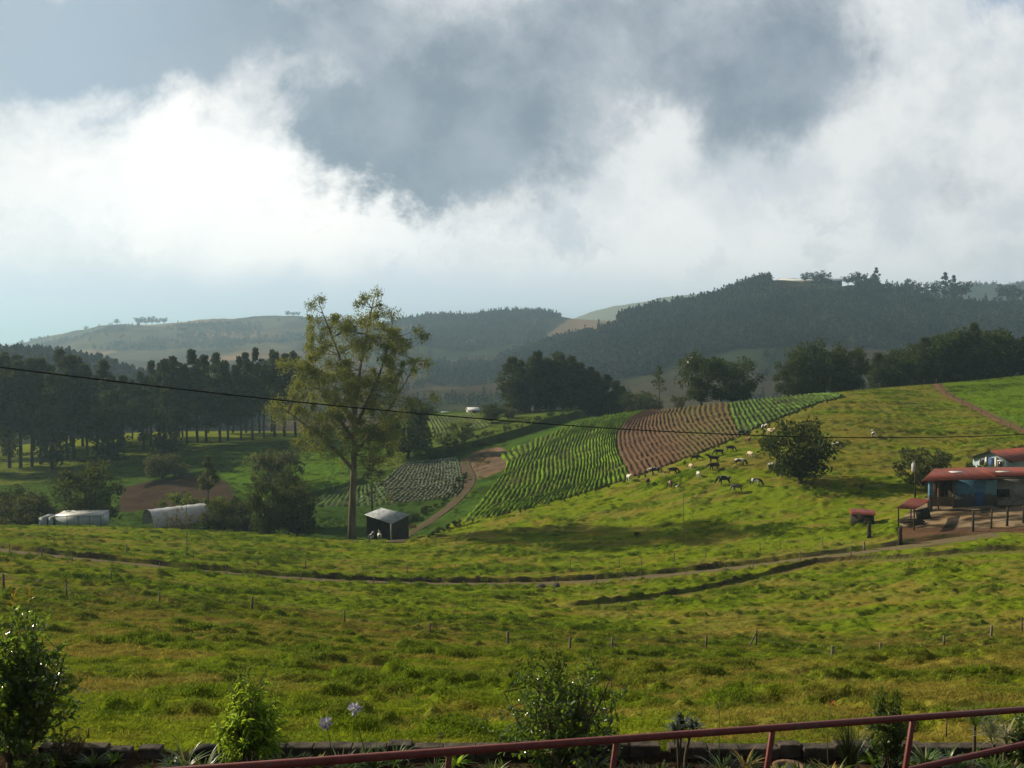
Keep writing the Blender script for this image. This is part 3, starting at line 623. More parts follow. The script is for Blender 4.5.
def limb(a, b, r, sag=.15, n=5):
    a = np.asarray(a, float); b = np.asarray(b, float); t = np.linspace(0, 1, n)[:, None]; L = np.linalg.norm(b - a)
    mid = (a * .45 + b * .55) + np.array([0, 0, sag * L]) * -1 + r.normal(size=3) * L * .06
    return a * (1 - t) ** 2 + 2 * mid * t * (1 - t) + b * t ** 2
def crown_obj(pts, size, r, mat, root, aspect=.45, hang=0., name='crown'):
    V, Q = cards(pts, size, r, aspect, hang); return ob(name, mesh_np(name, V, Q, (mat,)), root)

def tree_proto(kind, seed, H, Wd, **k):
    """meshes of one tree: (trunk mesh, crown mesh); base at the origin"""
    r = np.random.default_rng(seed); tb = MB()
    if kind == 'cypress':                       # tall, bare below, ragged dark column above
        bare = k.get('bare', .3); lean = r.normal(size=2) * .02 * H; tr = k.get('tr', .32)
        ts = np.linspace(0, 1, 7); ax = np.stack([lean[0] * ts ** 1.5 + r.normal(size=7) * .05, lean[1] * ts ** 1.5 + r.normal(size=7) * .05, H * .97 * ts], 1); tb.tube(ax, tr * (1 - .9 * ts), 6)
        nc = k.get('nc', 34); C = []; Rd = []
        for i in range(nc):
            t = r.uniform(0, 1) ** .9; w_ = (math.sin(math.pi * min(1, .18 + t * .86)) ** .7) * Wd / 2; a = r.uniform(0, 6.28); q = w_ * r.uniform(.2, .85); z = H * (bare + (.97 - bare) * t)
            C.append((lean[0] * (z / H) ** 1.5 + math.cos(a) * q, lean[1] * (z / H) ** 1.5 + math.sin(a) * q, z)); Rd.append(Wd * r.uniform(.14, .26) * (1.1 - .5 * t))
            if i % 2 == 0: tb.tube(limb((0 + lean[0] * .4, lean[1] * .4, z - H * .07), C[-1], r, .05, 4), [.09, .06, .04, .02], 4, False)
        for i in range(3): C.append((lean[0], lean[1], H * r.uniform(.88, .99))); Rd.append(Wd * .10)
        pts = clump_points(np.array(C), Rd, k.get('n', 42), r, .8, .2); size = k.get('size', .42); hang = .3
    else:                                       # spreading broad-leaved tree
        th = k.get('th', .25) * H; tr = k.get('tr', .035 * H); fork = np.array([r.normal() * .03 * H, r.normal() * .03 * H, th])
        ns = k.get('stems', 1)
        for s in range(ns):
            o = np.array([r.normal() * .05 * Wd, r.normal() * .05 * Wd, 0]) * (ns > 1); tb.tube(limb(o, fork + o * .6, r, 0, 5), np.linspace(tr, tr * .7, 5), 7)
        nc = k.get('nc', 26); C = []; Rd = []; cz = (H + th * .8) / 2; rz = (H - th * .8) / 2
        for i in range(nc):
            d = unit(r.normal(size=3)); d[2] = d[2] * .95 + .02; q = r.uniform(.35, .88); p = np.array([d[0] * Wd / 2 * q, d[1] * Wd / 2 * q, cz + d[2] * rz * q])
            p[2] += k.get('dome', 0) * rz * (1 - (math.hypot(p[0], p[1]) / (Wd / 2)) ** 2); C.append(p); Rd.append(min(Wd, H) * r.uniform(.12, .22) * k.get('cr', 1))
            if i % 4 == 0 and kind == 'broad': a_ = r.uniform(0, 6.28); p = np.array([math.cos(a_) * Wd * r.uniform(.1, .40), math.sin(a_) * Wd * r.uniform(.1, .40), th * r.uniform(.9, 1.7) + .1 * H]); C[-1] = p
            tb.tube(limb(fork, p, r, .12, 5), np.linspace(tr * .4, tr * .07, 5), 5, False)
        pts = clump_points(np.array(C), Rd, k.get('n', 55), r, .7, .25); size = k.get('size', .3); hang = k.get('hang', .1)
    V, Q = cards(pts, size, r, k.get('aspect', .5), hang)
    return tb.mesh('trunk', (k.get('bark', M_BARK),), True), mesh_np('crown', V, Q, (k['mat'],))
PROTO = {}
def proto(key, *a, **k): PROTO[key] = tree_proto(*a, **k); PROTO[key + '/H'] = a[2]
def plant(key, p, H=None, wf=1.0, name='tree', label='', cat='tree', group=None, rot=None):
    tm, cm = PROTO[key]; s = (H or PROTO[key + '/H']) / PROTO[key + '/H']
    t = thing(name, label, cat, p, rng.uniform(0, 6.28) if rot is None else rot, group, (s * wf, s * wf, s)); ob('trunk', tm, t); ob('crown', cm, t); return t
for i in range(7): proto(f'cyp{i}', 'cypress', 100 + i, 27, 9.0 + (i % 3) * 1.2, bare=[.12, .3, .2, .4, .26, .16, .34][i], mat=M_CYP, nc=42, n=62, size=.46, aspect=.5, tr=.42)
for i in range(4): proto(f'dark{i}', 'cypress', 200 + i, 15, 8.5, bare=.08, mat=M_CYP, nc=44, n=60, size=.36, tr=.3)
for i in range(4): proto(f'broad{i}', 'broad', 300 + i, 13, 15.5, th=.1, mat=M_BROAD, nc=48, n=90, size=.38)
for i in range(2): proto(f'olive{i}', 'broad', 320 + i, 7, 10, th=.08, mat=M_OLIVE, nc=34, n=70, size=.28)
for i in range(2): proto(f'light{i}', 'broad', 340 + i, 6, 10, th=.05, mat=M_LIGHT, nc=30, n=70, size=.26, stems=3)
for i in range(3): proto(f'ridge{i}', 'broad', 360 + i, 24, 26, th=.22, mat=M_FOREST, nc=24, n=30, size=1.1)
proto('ridgetall', 'cypress', 371, 26, 14, bare=.12, mat=M_FOREST, nc=24, n=30, size=1.1, tr=.5)
proto('scrub', 'broad', 380, 5, 9, th=.05, mat=M_DRYLEAF, nc=30, n=22, size=.2, stems=4)
proto('slim', 'cypress', 390, 9, 3.2, bare=.45, mat=M_OLIVE, nc=14, n=50, size=.22, tr=.12)
proto('wispy', 'cypress', 391, 12, 3.6, bare=.25, mat=M_OLIVE, nc=12, n=22, size=.25, tr=.14)
for i in range(3): proto(f'stub{i}', 'broad', 395 + i, 1.9, 1.3, th=.2, mat=M_BROAD, nc=10, n=30, size=.14, tr=.09)

# the tall eucalyptus: crown tufts where the photograph shows them, each on its own branch
def eucalyptus():
    d0 = 163.0; base = on_d(352, d0); r = np.random.default_rng(5)
    t = thing('eucalyptus_tree', 'very tall open-crowned eucalyptus rising above the tin-roofed shed', 'tree', base)
    C = [(320, 297, 6), (312, 304, 6), (377, 292, 9), (362, 296, 6), (359, 302, 5), (380, 304, 6), (393, 315, 9), (386, 311, 7), (360, 316, 8), (369, 324, 9), (349, 318, 8), (336, 316, 5), (319, 318, 8), (309, 317, 4), (330, 325, 9), (309, 336, 8), (321, 328, 7), (332, 339, 10), (344, 326, 9), (351, 336, 10), (381, 325, 8), (418, 329, 8), (425, 334, 5), (408, 345, 8), (397, 341, 8), (419, 360, 9), (428, 362, 6), (410, 361, 6), (306, 344, 6), (310, 354, 10), (321, 352, 12), (338, 354, 12), (353, 350, 12), (290, 360, 9), (283, 363, 6), (314, 369, 12), (330, 369, 12), (345, 367, 13), (364, 371, 11), (379, 376, 10), (393, 373, 9), (390, 384, 9), (414, 369, 4), (314, 384, 12), (334, 386, 13), (353, 384, 13), (371, 389, 12), (398, 391, 8), (433, 396, 7), (414, 399, 8), (277, 401, 9), (271, 408, 8), (293, 399, 9), (314, 397, 12), (332, 402, 13), (353, 401, 12), (371, 404, 11), (390, 401, 9), (303, 414, 9), (278, 417, 9), (303, 421, 9), (321, 421, 11), (338, 417, 11), (308, 432, 8), (325, 434, 10), (340, 434, 9), (364, 430, 9), (375, 438, 9), (386, 434, 9), (393, 441, 7), (371, 449, 7), (330, 452, 8), (345, 458, 7), (362, 460, 7), (300, 440, 8), (312, 446, 8), (380, 458, 6), (319, 447, 6), (390, 451, 5), (300, 380, 8), (296, 390, 8), (287, 410, 8), (385, 355, 8), (372, 345, 7), (343, 450, 6), (360, 340, 8), (400, 412, 8), (385, 418, 9)]
    ol = [(306, 325), (325, 312), (352, 310), (385, 312), (400, 330), (405, 365), (402, 400), (398, 440), (375, 452), (340, 448), (305, 430), (290, 410), (298, 370)]
    while len(C) < 260:
        q = (r.uniform(285, 410), r.uniform(308, 455))
        if inpoly(np.array([q[0]]), np.array([q[1]]), ol)[0] and (q[0] < 372 or r.uniform() < .8 or q[1] > 395): C.append((q[0], q[1], r.uniform(3.5, 8.5)))
    def loc(px, row, dd): v = P(px, row, d0 + dd) - base; return np.array(v)
    tb = MB(); spine = [loc(352, 545, 0), loc(352, 520, 0), loc(353, 490, 0), loc(354, 460, .1), loc(354.5, 435, .2), loc(355, 415, 0)]
    tb.tube(spine, [.85, .66, .56, .5, .44, .38], 10)
    forks = [(loc(355, 415, 0), [loc(347, 385, 1), loc(338, 350, 1.5), loc(326, 322, 1), loc(319, 303, .6)]), (loc(355, 415, 0), [loc(358, 390, -.6), loc(361, 360, -1), loc(368, 325, -.6), loc(374, 298, 0)]),
             (loc(354, 430, 0), [loc(366, 405, -1), loc(380, 375, -2), loc(388, 345, -2), loc(393, 320, -1.5)]), (loc(354, 440, 0), [loc(340, 420, 1.5), loc(322, 395, 2.5), loc(312, 362, 2.5)]),
             (loc(354, 455, 0), [loc(372, 432, 1.5), loc(392, 405, 2.5), loc(408, 378, 2.5), loc(416, 362, 2)]), (loc(353, 470, 0), [loc(338, 452, -1), loc(312, 430, -2), loc(288, 412, -2.5)])]
    axes = []
    for a, ps in forks:
        q = smoothline(np.array([a] + ps), 14, 1.2); rr = np.linspace(.33, .06, 14); tb.tube(q, rr, 7, False); axes.append((q, rr))
    Q_ = np.concatenate([q for q, _ in axes] + [np.array(spine)[2:]])
    ctr = []; rad = []
    for px, row, pr in C:
        half = 6.5 * (0.4 + .6 * math.sin(math.pi * np.clip((row - 285) / 175, .05, .95))); c = loc(px, row, r.uniform(-1, 1) * half)
        g = Q_[(Q_[:, 2] < c[2] - .3)]; dd = np.linalg.norm((g - c) * np.array([1, 1, .75]), axis=1); st = g[dd.argmin()]
        tb.tube(limb(st, c, r, .16, 5), [.085, .065, .05, .035, .015], 5, False); R0 = pr * d0 / F * 1.02
        for j in range(3):                                        # each tuft in three smaller sprays
            s_ = c + unit(r.normal(size=3)) * R0 * .6 * np.array([1, 1, .6]); ctr.append(s_); rad.append(R0 * .95); tb.tube(limb(c, s_, r, .1, 3), [.03, .02, .01], 4, False)
    tb.build('trunk', M_BARK_EUC, t, True)
    pts = clump_points(np.array(ctr), rad, 78, r, .7, .1) - np.stack([np.zeros(78 * len(ctr)), np.zeros(78 * len(ctr)), r.exponential(.45, 78 * len(ctr))], 1); V, Q = cards(pts, .20, r, .34, .9); ob('crown', mesh_np('crown', V, Q, (M_EUC,)), t)
eucalyptus()

# rows of tall trees on the left
ROWG = 'tall dark trees in rows along the left field'
row_trees = [(px, 262 + (px + 30) * .155 + rng.uniform(-4, 4), rng.uniform(24, 30)) for px in np.arange(-34, 300, 11)] + [(px, 292 + (px + 30) * .13 + rng.uniform(-5, 5), rng.uniform(24, 31)) for px in np.arange(-28, 292, 12.5)]
for i, (px, d, h) in enumerate(row_trees):
    if 120 < px < 134 and d < 290: continue
    px += rng.uniform(-2.2, 2.2); back = i >= 31
    top = np.interp(px, [-40, 0, 60, 130, 160, 190, 240, 290], [352, 357, 356, 370, 368, 358, 352, 356]) + rng.uniform(-8, 12); p = on_d(px, d); h = (P(px, top, d).z - p.z)
    plant(f'cyp{rng.integers(7)}', p, h, rng.uniform(.85, 1.15), 'cypress_tree', 'tall dark tree with a bare lower trunk in the back row on the left' if back else 'tall dark tree with a bare lower trunk in the front row on the left', 'tree', ROWG + (' (back)' if back else ' (front)'))
# the evergreen that is leafy to the ground within the row
for px, top, bot, d, w_, lb in ((166, 388, 450, 272, 1.0, 'dark tree leafy almost to the ground, right of the gap in the left row'), (108, 378, 460, 268, 1.15, 'broad dark tree leafy to the ground, left of the gap in the left row'), (52, 372, 470, 262, .9, 'dark tree leafy to the ground near the left end of the tree row')):
    p = on_d(px, d); plant('dark0' if px > 150 else 'dark1', p, P(px, top, d).z - p.z, w_, 'cypress_tree', lb)

def tree_at(key, px, top, d, label, name='tree', cat='tree', wf=1.0, group=None, row=None):
    p = on_d(px, d) if row is None else on(px, row); dd = p.y
    return plant(key, p, max(.3, P(px, top, dd).z - p.z), wf, name, label, cat, group)
# single trees and bushes in the dip
tree_at('broad0', 85, 460, 176, 'big dark round tree behind the white plastic-sided shed', wf=.92)
tree_at('broad1', 268, 471, 172, 'dark round tree left of the eucalyptus, foremost of the pair', wf=.62)
tree_at('broad2', 297, 481, 177, 'darker lower tree of the pair beside the eucalyptus', wf=.72)
tree_at('broad3', 290, 462, 190, 'small dark tree behind the pair left of the eucalyptus', wf=.5)
tree_at('broad1', 6, 482, 178, 'dark bush at the left end of the pasture edge', 'bush', 'bush', .9)
tree_at('olive0', 22, 486, 172, 'olive green bush left of the white plastic-sided shed', 'bush', 'bush', .95)
tree_at('broad3', 40, 494, 180, 'small dark bush touching the left end of the plastic-sided shed', 'bush', 'bush', .8)
tree_at('slim', 209, 457, 186, 'slim tall tree with a tuft on top behind the plastic tunnel')
tree_at('light0', 180, 489, 192, 'yellowish green bush behind the white plastic tunnel', 'bush', 'bush', .8)
tree_at('light1', 216, 492, 190, 'low green bush right of the plastic tunnel', 'bush', 'bush', .7)
tree_at('scrub', 184, 506, 168, 'bare twiggy scrub in front of the white plastic tunnel', 'scrub_bush', 'bush', .75)
tree_at('scrub', 168, 511, 166, 'low grey scrub at the dark mouth of the plastic tunnel', 'scrub_bush', 'bush', .7)
tree_at('olive1', 162, 449, 238, 'grey green tree standing below the left tree row', wf=1.0)
tree_at('olive0', 178, 460, 240, 'smaller olive bush below the left tree row', 'bush', 'bush', 1.1)
tree_at('olive1', 281, 442, 226, 'small round tree on the green slope left of the eucalyptus', wf=.85)
tree_at('light0', 268, 450, 232, 'low pale bush on the grassy bank left of the eucalyptus', 'bush', 'bush', .9)
tree_at('broad2', 408, 395, 250, 'dark round-headed tree just behind the eucalyptus on its right', wf=.95)
tree_at('light1', 462, 419, 268, 'pale green bush above the dark earth bank', 'bush', 'bush', 1.25)
tree_at('broad3', 492, 402, 300, 'green round tree at the left foot of the dark grove', wf=1.15)
tree_at('olive1', 508, 405, 305, 'olive bush at the left edge of the dark grove', 'bush', 'bush', 1.0)
tree_at('light1', 447, 430, 255, 'loose green bush near the earth bank left end', 'bush', 'bush', 1.2)
tree_at('wispy', 372, 452, 176, 'thin leaning young tree right of the eucalyptus trunk', wf=1.6)
tree_at('olive0', 246, 488, 184, 'olive bush left of the dark tree pair', 'bush', 'bush', .7)
tree_at('broad0', 222, 499, 178, 'dark low bush at the right end of the plastic tunnel', 'bush', 'bush', 1.0)
# grove of dark trees on the crest
for i, (px, top) in enumerate([(513, 356), (521, 360), (530, 358), (538, 352), (546, 357), (555, 352), (563, 354), (571, 357), (580, 362), (589, 367), (598, 372), (607, 375), (616, 380), (624, 386), (535, 366), (551, 362), (568, 366), (585, 375), (600, 384)]):
    tree_at(f'dark{i % 4}', px, top, 318 + (i * 37 % 11), 'dark evergreen in the dense grove behind the green crop field', 'evergreen_tree', 'tree', 1.2, 'grove of dark evergreens behind the crops')
tree_at('broad1', 641, 389, 300, 'low dark rounded bush right of the grove', 'bush', 'bush', 1.35)
tree_at('wispy', 659, 366, 330, 'thin hazy tree between the grove and the round pair', wf=1.2)
tree_at('olive0', 678, 393, 272, 'small round bush on the crest of the ploughed field', 'bush', 'bush', .8)
tree_at('broad0', 702, 350, 262, 'round-topped tree on the crest, left one of the pair', wf=.82)
tree_at('broad1', 733, 352, 266, 'round-topped tree on the crest, right one of the pair', wf=.86)
for i, (px, top, w_) in enumerate([(793, 347, .62), (812, 336, .66), (833, 343, .66), (851, 341, .6)]):
    tree_at(f'broad{(i + 2) % 4}', px, top, 268 + i * 3, ('leftmost', 'tallest', 'third from the left', 'rightmost')[i] + ' of the four ragged trees behind the upper green crops', wf=w_)
for i, (px, top) in enumerate([(878, 352), (892, 348), (908, 345), (924, 338), (940, 330), (958, 322), (975, 324), (992, 326), (1010, 329), (1028, 326), (948, 336), (985, 334), (1005, 338), (1046, 330), (916, 352), (968, 336)]):
    tree_at(f'broad{i % 4}' if i % 3 else f'dark{i % 4}', px, top, 290 + (i * 5 % 14), 'dark bushy tree in the dense belt along the right-hand crest', 'tree', 'tree', 1.0, 'dense belt of dark trees on the right crest')
tree_at('broad3', 800, 415, 157, 'dark spreading tree alone among the cows', wf=1.02, row=484)
tree_at('olive1', 921, 441, 150, 'grey green bushy tree behind the red-roofed farm shed', wf=1.0)
tree_at('olive0', 1019, 442, 168, 'grey green bush on the slope above the gabled house', 'bush', 'bush', .7)
tree_at('light0', 978, 458, 146, 'low green bush between the two red roofs', 'bush', 'bush', .6)
# trees standing out on the far ridges
for i, (px, top, key) in enumerate([(805, 273, 0), (816, 270, 1), (826, 272, 2), (848, 275, 1), (857, 272, 0), (868, 273, 2), (876, 270, 't'), (910, 279, 0), (922, 282, 2), (935, 279, 1), (945, 275, 't'), (953, 278, 't'), (961, 277, 1), (1007, 282, 1), (1018, 288, 2)]):
    d = 1315; p = on_d(px, d); h = max(13, P(px, top - 2, d).z - p.z)
    plant('ridgetall' if key == 't' else f'ridge{key}', p, h, 1.0, 'tree', 'distant dark tree standing on the wooded right-hand ridge' if px < 890 else 'distant dark tree in the clump at the right end of the ridge', 'tree', 'trees on the ridge by the long white building' if px < 890 else 'trees at the right end of the ridge')
for i, (px, top) in enumerate([(117, 318), (139, 315), (146, 316), (152, 315), (164, 316), (158, 317), (288, 310), (293, 311), (298, 311)]):
    d = 2690; p = on_d(px, d); plant(f'ridge{i % 3}', p, max(14, P(px, top, d).z - p.z), 1.0, 'tree', 'tiny hazy tree on the far left ridge', 'tree', 'trees on the far left ridge')

# ------------------------------------------------------------------ uncounted greenery, as instances on points
LIB = bpy.data.collections.new
def scatter(name, meshes, pos, rz, scale, tint, mat=None, tilt=None):
    lib = LIB(name + '_kinds')
    for i, me in enumerate(meshes): lib.objects.link(bpy.data.objects.new(f'{name}_kind', me))
    n = len(pos); me = bpy.data.meshes.new(name); me.vertices.add(n); me.vertices.foreach_set('co', np.ascontiguousarray(pos, np.float32).ravel())
    rot = np.zeros((n, 3), np.float32); rot[:, 2] = rz
    if tilt is not None: rot[:, 0] = tilt
    a = me.attributes.new('rot', 'FLOAT_VECTOR', 'POINT'); a.data.foreach_set('vector', rot.ravel())
    sc = np.asarray(scale, np.float32); sc = np.repeat(sc[:, None], 3, 1) if sc.ndim == 1 else sc
    a = me.attributes.new('siz', 'FLOAT_VECTOR', 'POINT'); a.data.foreach_set('vector', np.ascontiguousarray(sc).ravel())
    a = me.attributes.new('tint', 'FLOAT_COLOR', 'POINT'); a.data.foreach_set('color', np.ascontiguousarray(np.concatenate([tint, np.ones((n, 1))], 1), np.float32).ravel())
    a = me.attributes.new('pick', 'INT', 'POINT'); a.data.foreach_set('value', rng.integers(0, len(meshes), n).astype(np.int32))
    o = ob(name, me, kind='stuff'); g = bpy.data.node_groups.new(name, 'GeometryNodeTree')
    g.interface.new_socket('Geometry', in_out='INPUT', socket_type='NodeSocketGeometry'); g.interface.new_socket('Geometry', in_out='OUTPUT', socket_type='NodeSocketGeometry')
    N_ = g.nodes; L = g.links; gi = N_.new('NodeGroupInput'); go = N_.new('NodeGroupOutput'); ip = N_.new('GeometryNodeInstanceOnPoints'); ci = N_.new('GeometryNodeCollectionInfo')
    ci.inputs[0].default_value = lib; ci.inputs['Separate Children'].default_value = True; ci.inputs['Reset Children'].default_value = True; ip.inputs['Pick Instance'].default_value = True
    def na(nm, ty): q = N_.new('GeometryNodeInputNamedAttribute'); q.data_type = ty; q.inputs[0].default_value = nm; return next(s for s in q.outputs if s.name == 'Attribute' and s.enabled)
    e = N_.new('FunctionNodeEulerToRotation'); L.new(na('rot', 'FLOAT_VECTOR'), e.inputs[0])
    L.new(gi.outputs[0], ip.inputs['Points']); L.new(ci.outputs[0], ip.inputs['Instance']); L.new(na('pick', 'INT'), ip.inputs['Instance Index']); L.new(e.outputs[0], ip.inputs['Rotation']); L.new(na('siz', 'FLOAT_VECTOR'), ip.inputs['Scale'])
    L.new(ip.outputs[0], go.inputs[0]); md = o.modifiers.new(name, 'NODES'); md.node_group = g
    return o
def tint_mat(name, tmix, rough, var=.35, spec=.2):
    def f(n, out):
        a = n.new('ShaderNodeAttribute', attribute_type='INSTANCER', attribute_name='tint').outputs['Color']; r = n.new('ShaderNodeNewGeometry').outputs['Random Per Island']
        g = n.m('ADD', 1 - var, n.m('MULTIPLY', r, 2 * var)); col = n.mix(1.0, a, n.comb(g, g, g), 'MULTIPLY'); t = n.mix(1.0, col, (1.5, 1.35, .8), 'MULTIPLY')
        principled(n, out, col, rough, spec, 0, None, (t, tmix))
    return material(name, f)
M_BLADE = tint_mat("grass_blades", .42, .8, .3, .06); M_WOOD = tint_mat("woodland", .12, .7, .45, .1)
def blade_tuft(seed, n, h, spread, w_, lean=.5):
    r = np.random.default_rng(seed); V = []; Q = []; T = []
    for i in range(n):
        a = r.uniform(0, 6.28); q = spread * r.uniform(0, 1) ** .6; b = np.array([math.cos(a) * q, math.sin(a) * q, -.03]); d = r.uniform(0, 6.28); l = h * r.uniform(.5, 1.1); ln = lean * r.uniform(.3, 1.3)
        o = np.array([math.cos(d), math.sin(d), 0]); s = np.array([-math.sin(d), math.cos(d), 0]) * w_ * r.uniform(.6, 1.3); p1 = b + o * l * ln * .35 + np.array([0, 0, l * .6]); p2 = b + o * l * ln + np.array([0, 0, l * (1 - .25 * ln)])
        k = len(V); V += [b - s, b + s, p1 + s * .8, p1 - s * .8, p2]; Q.append((k, k + 1, k + 2, k + 3)); T.append((k + 3, k + 2, k + 4))
    return mesh_np('grass_tuft', np.array(V), [np.array(Q), np.array(T)], (M_BLADE,))
def rnd_ground(n, d0, d1, pl=-25, pr=1049, power=2.0):
    """points spread over the visible wedge of ground, evenly per square metre for power 2"""
    t = rng.uniform(0, 1, n); d = (d0 ** power + t * (d1 ** power - d0 ** power)) ** (1 / power); x = (rng.uniform(pl, pr, n) - 512) / F * d; return x, d
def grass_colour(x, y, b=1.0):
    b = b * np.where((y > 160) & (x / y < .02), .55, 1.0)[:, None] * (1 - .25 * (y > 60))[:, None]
    lu = gtop(x, y, 3); dr = gtop(x, y, 4); g = np.array([0.145, 0.205, 0.013]); C = g + (np.array([0.205, 0.192, 0.038]) - g) * dr[:, None]; C = C + (np.array([0.095, 0.165, 0.009]) - C) * (lu * .7)[:, None]
    return C * b * rng.uniform(.7, 1.3, (len(x), 1)) * (1 + rng.normal(size=(len(x), 3)) * .05)
CROPS = [[(461, 524), (497, 450), (560, 420), (652, 405), (846, 392), (848, 399), (741, 441), (632, 482)], [(350, 506), (404, 462), (458, 456), (466, 488), (458, 500)], [(301, 510), (330, 490), (382, 481), (400, 508)], [(434, 448), (422, 415), (474, 411), (494, 430)], [(118, 512), (122, 488), (150, 481), (200, 476), (228, 482), (235, 498), (215, 506), (150, 512)]]
def notcrop(x, y):
    z = gtop(x, y); dep = y * cp - z * sp; px = 512 + F * x / dep; row = 384 - F * (y * sp + z * cp) / dep; k = np.ones(len(x), bool)
    for q in CROPS: k &= ~(inpoly(px, row, q) & (y > 150))
    return k
x1, y1 = rnd_ground(44000, 14.3, 62, power=1.5); x2, y2 = rnd_ground(95000, 55, 300, power=1.45)
x, y = np.concatenate([x1, x2]), np.concatenate([y1, y2]); keep = (gtop(x, y, 5) > .55) & ~((y > 100) & (x / y > .37) & (y < 150) & (gtop(x, y, 6) < 545)) & (gtop(x, y, 6) < 760) & notcrop(x, y)
keep &= rng.uniform(0, 1, len(x)) < .35 + .65 * np.clip(gtop(x, y, 3) + .5 * vnoise(x / 3, y / 2, 3), 0, 1)
x, y = x[keep], y[keep]; lu = gtop(x, y, 3); dr = gtop(x, y, 4); z = gtop(x, y)
s = (0.52 + .62 * lu) * rng.uniform(.6, 1.35, len(x)) * (1 - .35 * dr) * np.interp(y, [14, 26, 60, 62, 170, 300], [.62, .8, 1.0, 1.25, 1.5, 2.4])
tufts = [blade_tuft(i, 22, .17, .20, .010, .9) for i in range(5)]
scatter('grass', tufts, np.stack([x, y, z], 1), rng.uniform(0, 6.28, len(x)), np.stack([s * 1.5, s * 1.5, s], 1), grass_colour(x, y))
# conifers and scrub that cover the far hills
def bundle(seed, H, Wd, n, size, shape):
    r = np.random.default_rng(seed); t = r.uniform(0.05, 1, n); a = r.uniform(0, 6.28, n); w_ = (1 - t) ** .8 if shape == 'cone' else np.sin(math.pi * np.clip(.12 + .86 * t, 0, 1)) ** .6
    q = Wd / 2 * w_ * r.uniform(.4, 1, n); V, Q = cards(np.stack([np.cos(a) * q, np.sin(a) * q, H * t], 1), size, r, .6, .1); return mesh_np('forest_tree', V, Q, (M_WOOD,))
kinds = [bundle(1, 9, 7, 40, 1.2, 'cone'), bundle(2, 7, 8, 40, 1.2, 'round'), bundle(3, 6, 9, 44, 1.2, 'round'), bundle(4, 10, 6, 40, 1.1, 'cone'), bundle(5, 5, 6, 34, 1.0, 'round')]
fx = []; 
def wood(n, d0, d1, pl, pr, cond, tint, s0=.8, s1=1.25):
    x, y = rnd_ground(n, d0, d1, pl, pr); z = zfar(512 + F * x / y, y) * 0 + gtop(x, y); dep = y * cp - z * sp; row = 384 - F * (y * sp + z * cp) / dep; px = 512 + F * x / dep; k = cond(px, row, x, y); x, y, z = x[k], y[k], z[k]
    c = np.array(tint) * rng.uniform(.55, 1.5, (len(x), 1)) * (0.35 + 1.3 * fbm(x / 55, y / 80, 4, 4)[:, None]); gp = rng.uniform(0, 1, len(x)) < sstep(fbm(x / 38, y / 50, 44, 3), .28, .40); x, y, z, c = x[gp], y[gp], z[gp], c[gp]; fx.append((np.stack([x, y, z], 1), c, rng.uniform(s0, s1, len(x))))
edge = lambda px, row, pts: row < np.interp(px, [p for p, _ in pts], [q for _, q in pts]) + 0
LOWR = [(430, 376), (470, 378), (520, 382), (560, 386), (600, 384), (640, 374), (680, 362), (720, 352), (780, 345), (840, 344), (900, 352), (960, 360), (1060, 366)]
wood(38000, 780, 1330, 430, 1080, lambda px, row, x, y: edge(px, row + 6 * (fbm(x / 40, y / 40, 2, 3) - .5), LOWR) & ~((px > 545) & (px < 618) & (row > 316) & (row < 339) & (row < 318 + (618 - px) * .30 + 6)) & (rng.uniform(0, 1, len(px)) < np.where(px > 930, .25, 1)) & ~((px > 770) & (px < 856) & (y > 1235)) & ~((px > 880) & (y > 1255) & (rng.uniform(0, 1, len(px)) < .8)), (0.032, 0.041, 0.030), .55, 1.3)
wood(20000, 1250, 2080, 340, 640, lambda px, row, x, y: (row < np.interp(px, [340, 410, 470, 540, 590, 640], [340, 345, 352, 338, 330, 330]) + 8 * (fbm(x / 60, y / 60, 6, 3) - .5)) & ~((px > 545) & (px < 618) & (row > 317)), (0.036, 0.046, 0.034), .55, 1.3)
wood(11000, 500, 760, -60, 250, lambda px, row, x, y: row < 430, (0.022, 0.034, 0.02), .8, 1.3)
wood(7000, 1500, 2720, -60, 420, lambda px, row, x, y: fbm(x / 170, y / 260, 12, 4) > np.where(px < 125, .48, .60), (0.045, 0.055, 0.035), .8, 1.2)
wood(1800, 2300, 2720, 900, 1080, lambda px, row, x, y: fbm(x / 90, y / 90, 12, 3) > .4, (0.05, 0.06, 0.04))
wood(12000, 460, 1250, 380, 1080, lambda px, row, x, y: fbm(x / 60, y / 80, 22, 3) > .585, (0.035, 0.05, 0.028), .5, .9)
pos = np.concatenate([q[0] for q in fx]); tin = np.concatenate([q[1] for q in fx]); ss_ = np.concatenate([q[2] for q in fx])
scatter('hillside_forest', kinds, pos, rng.uniform(0, 6.28, len(pos)), ss_, tin)
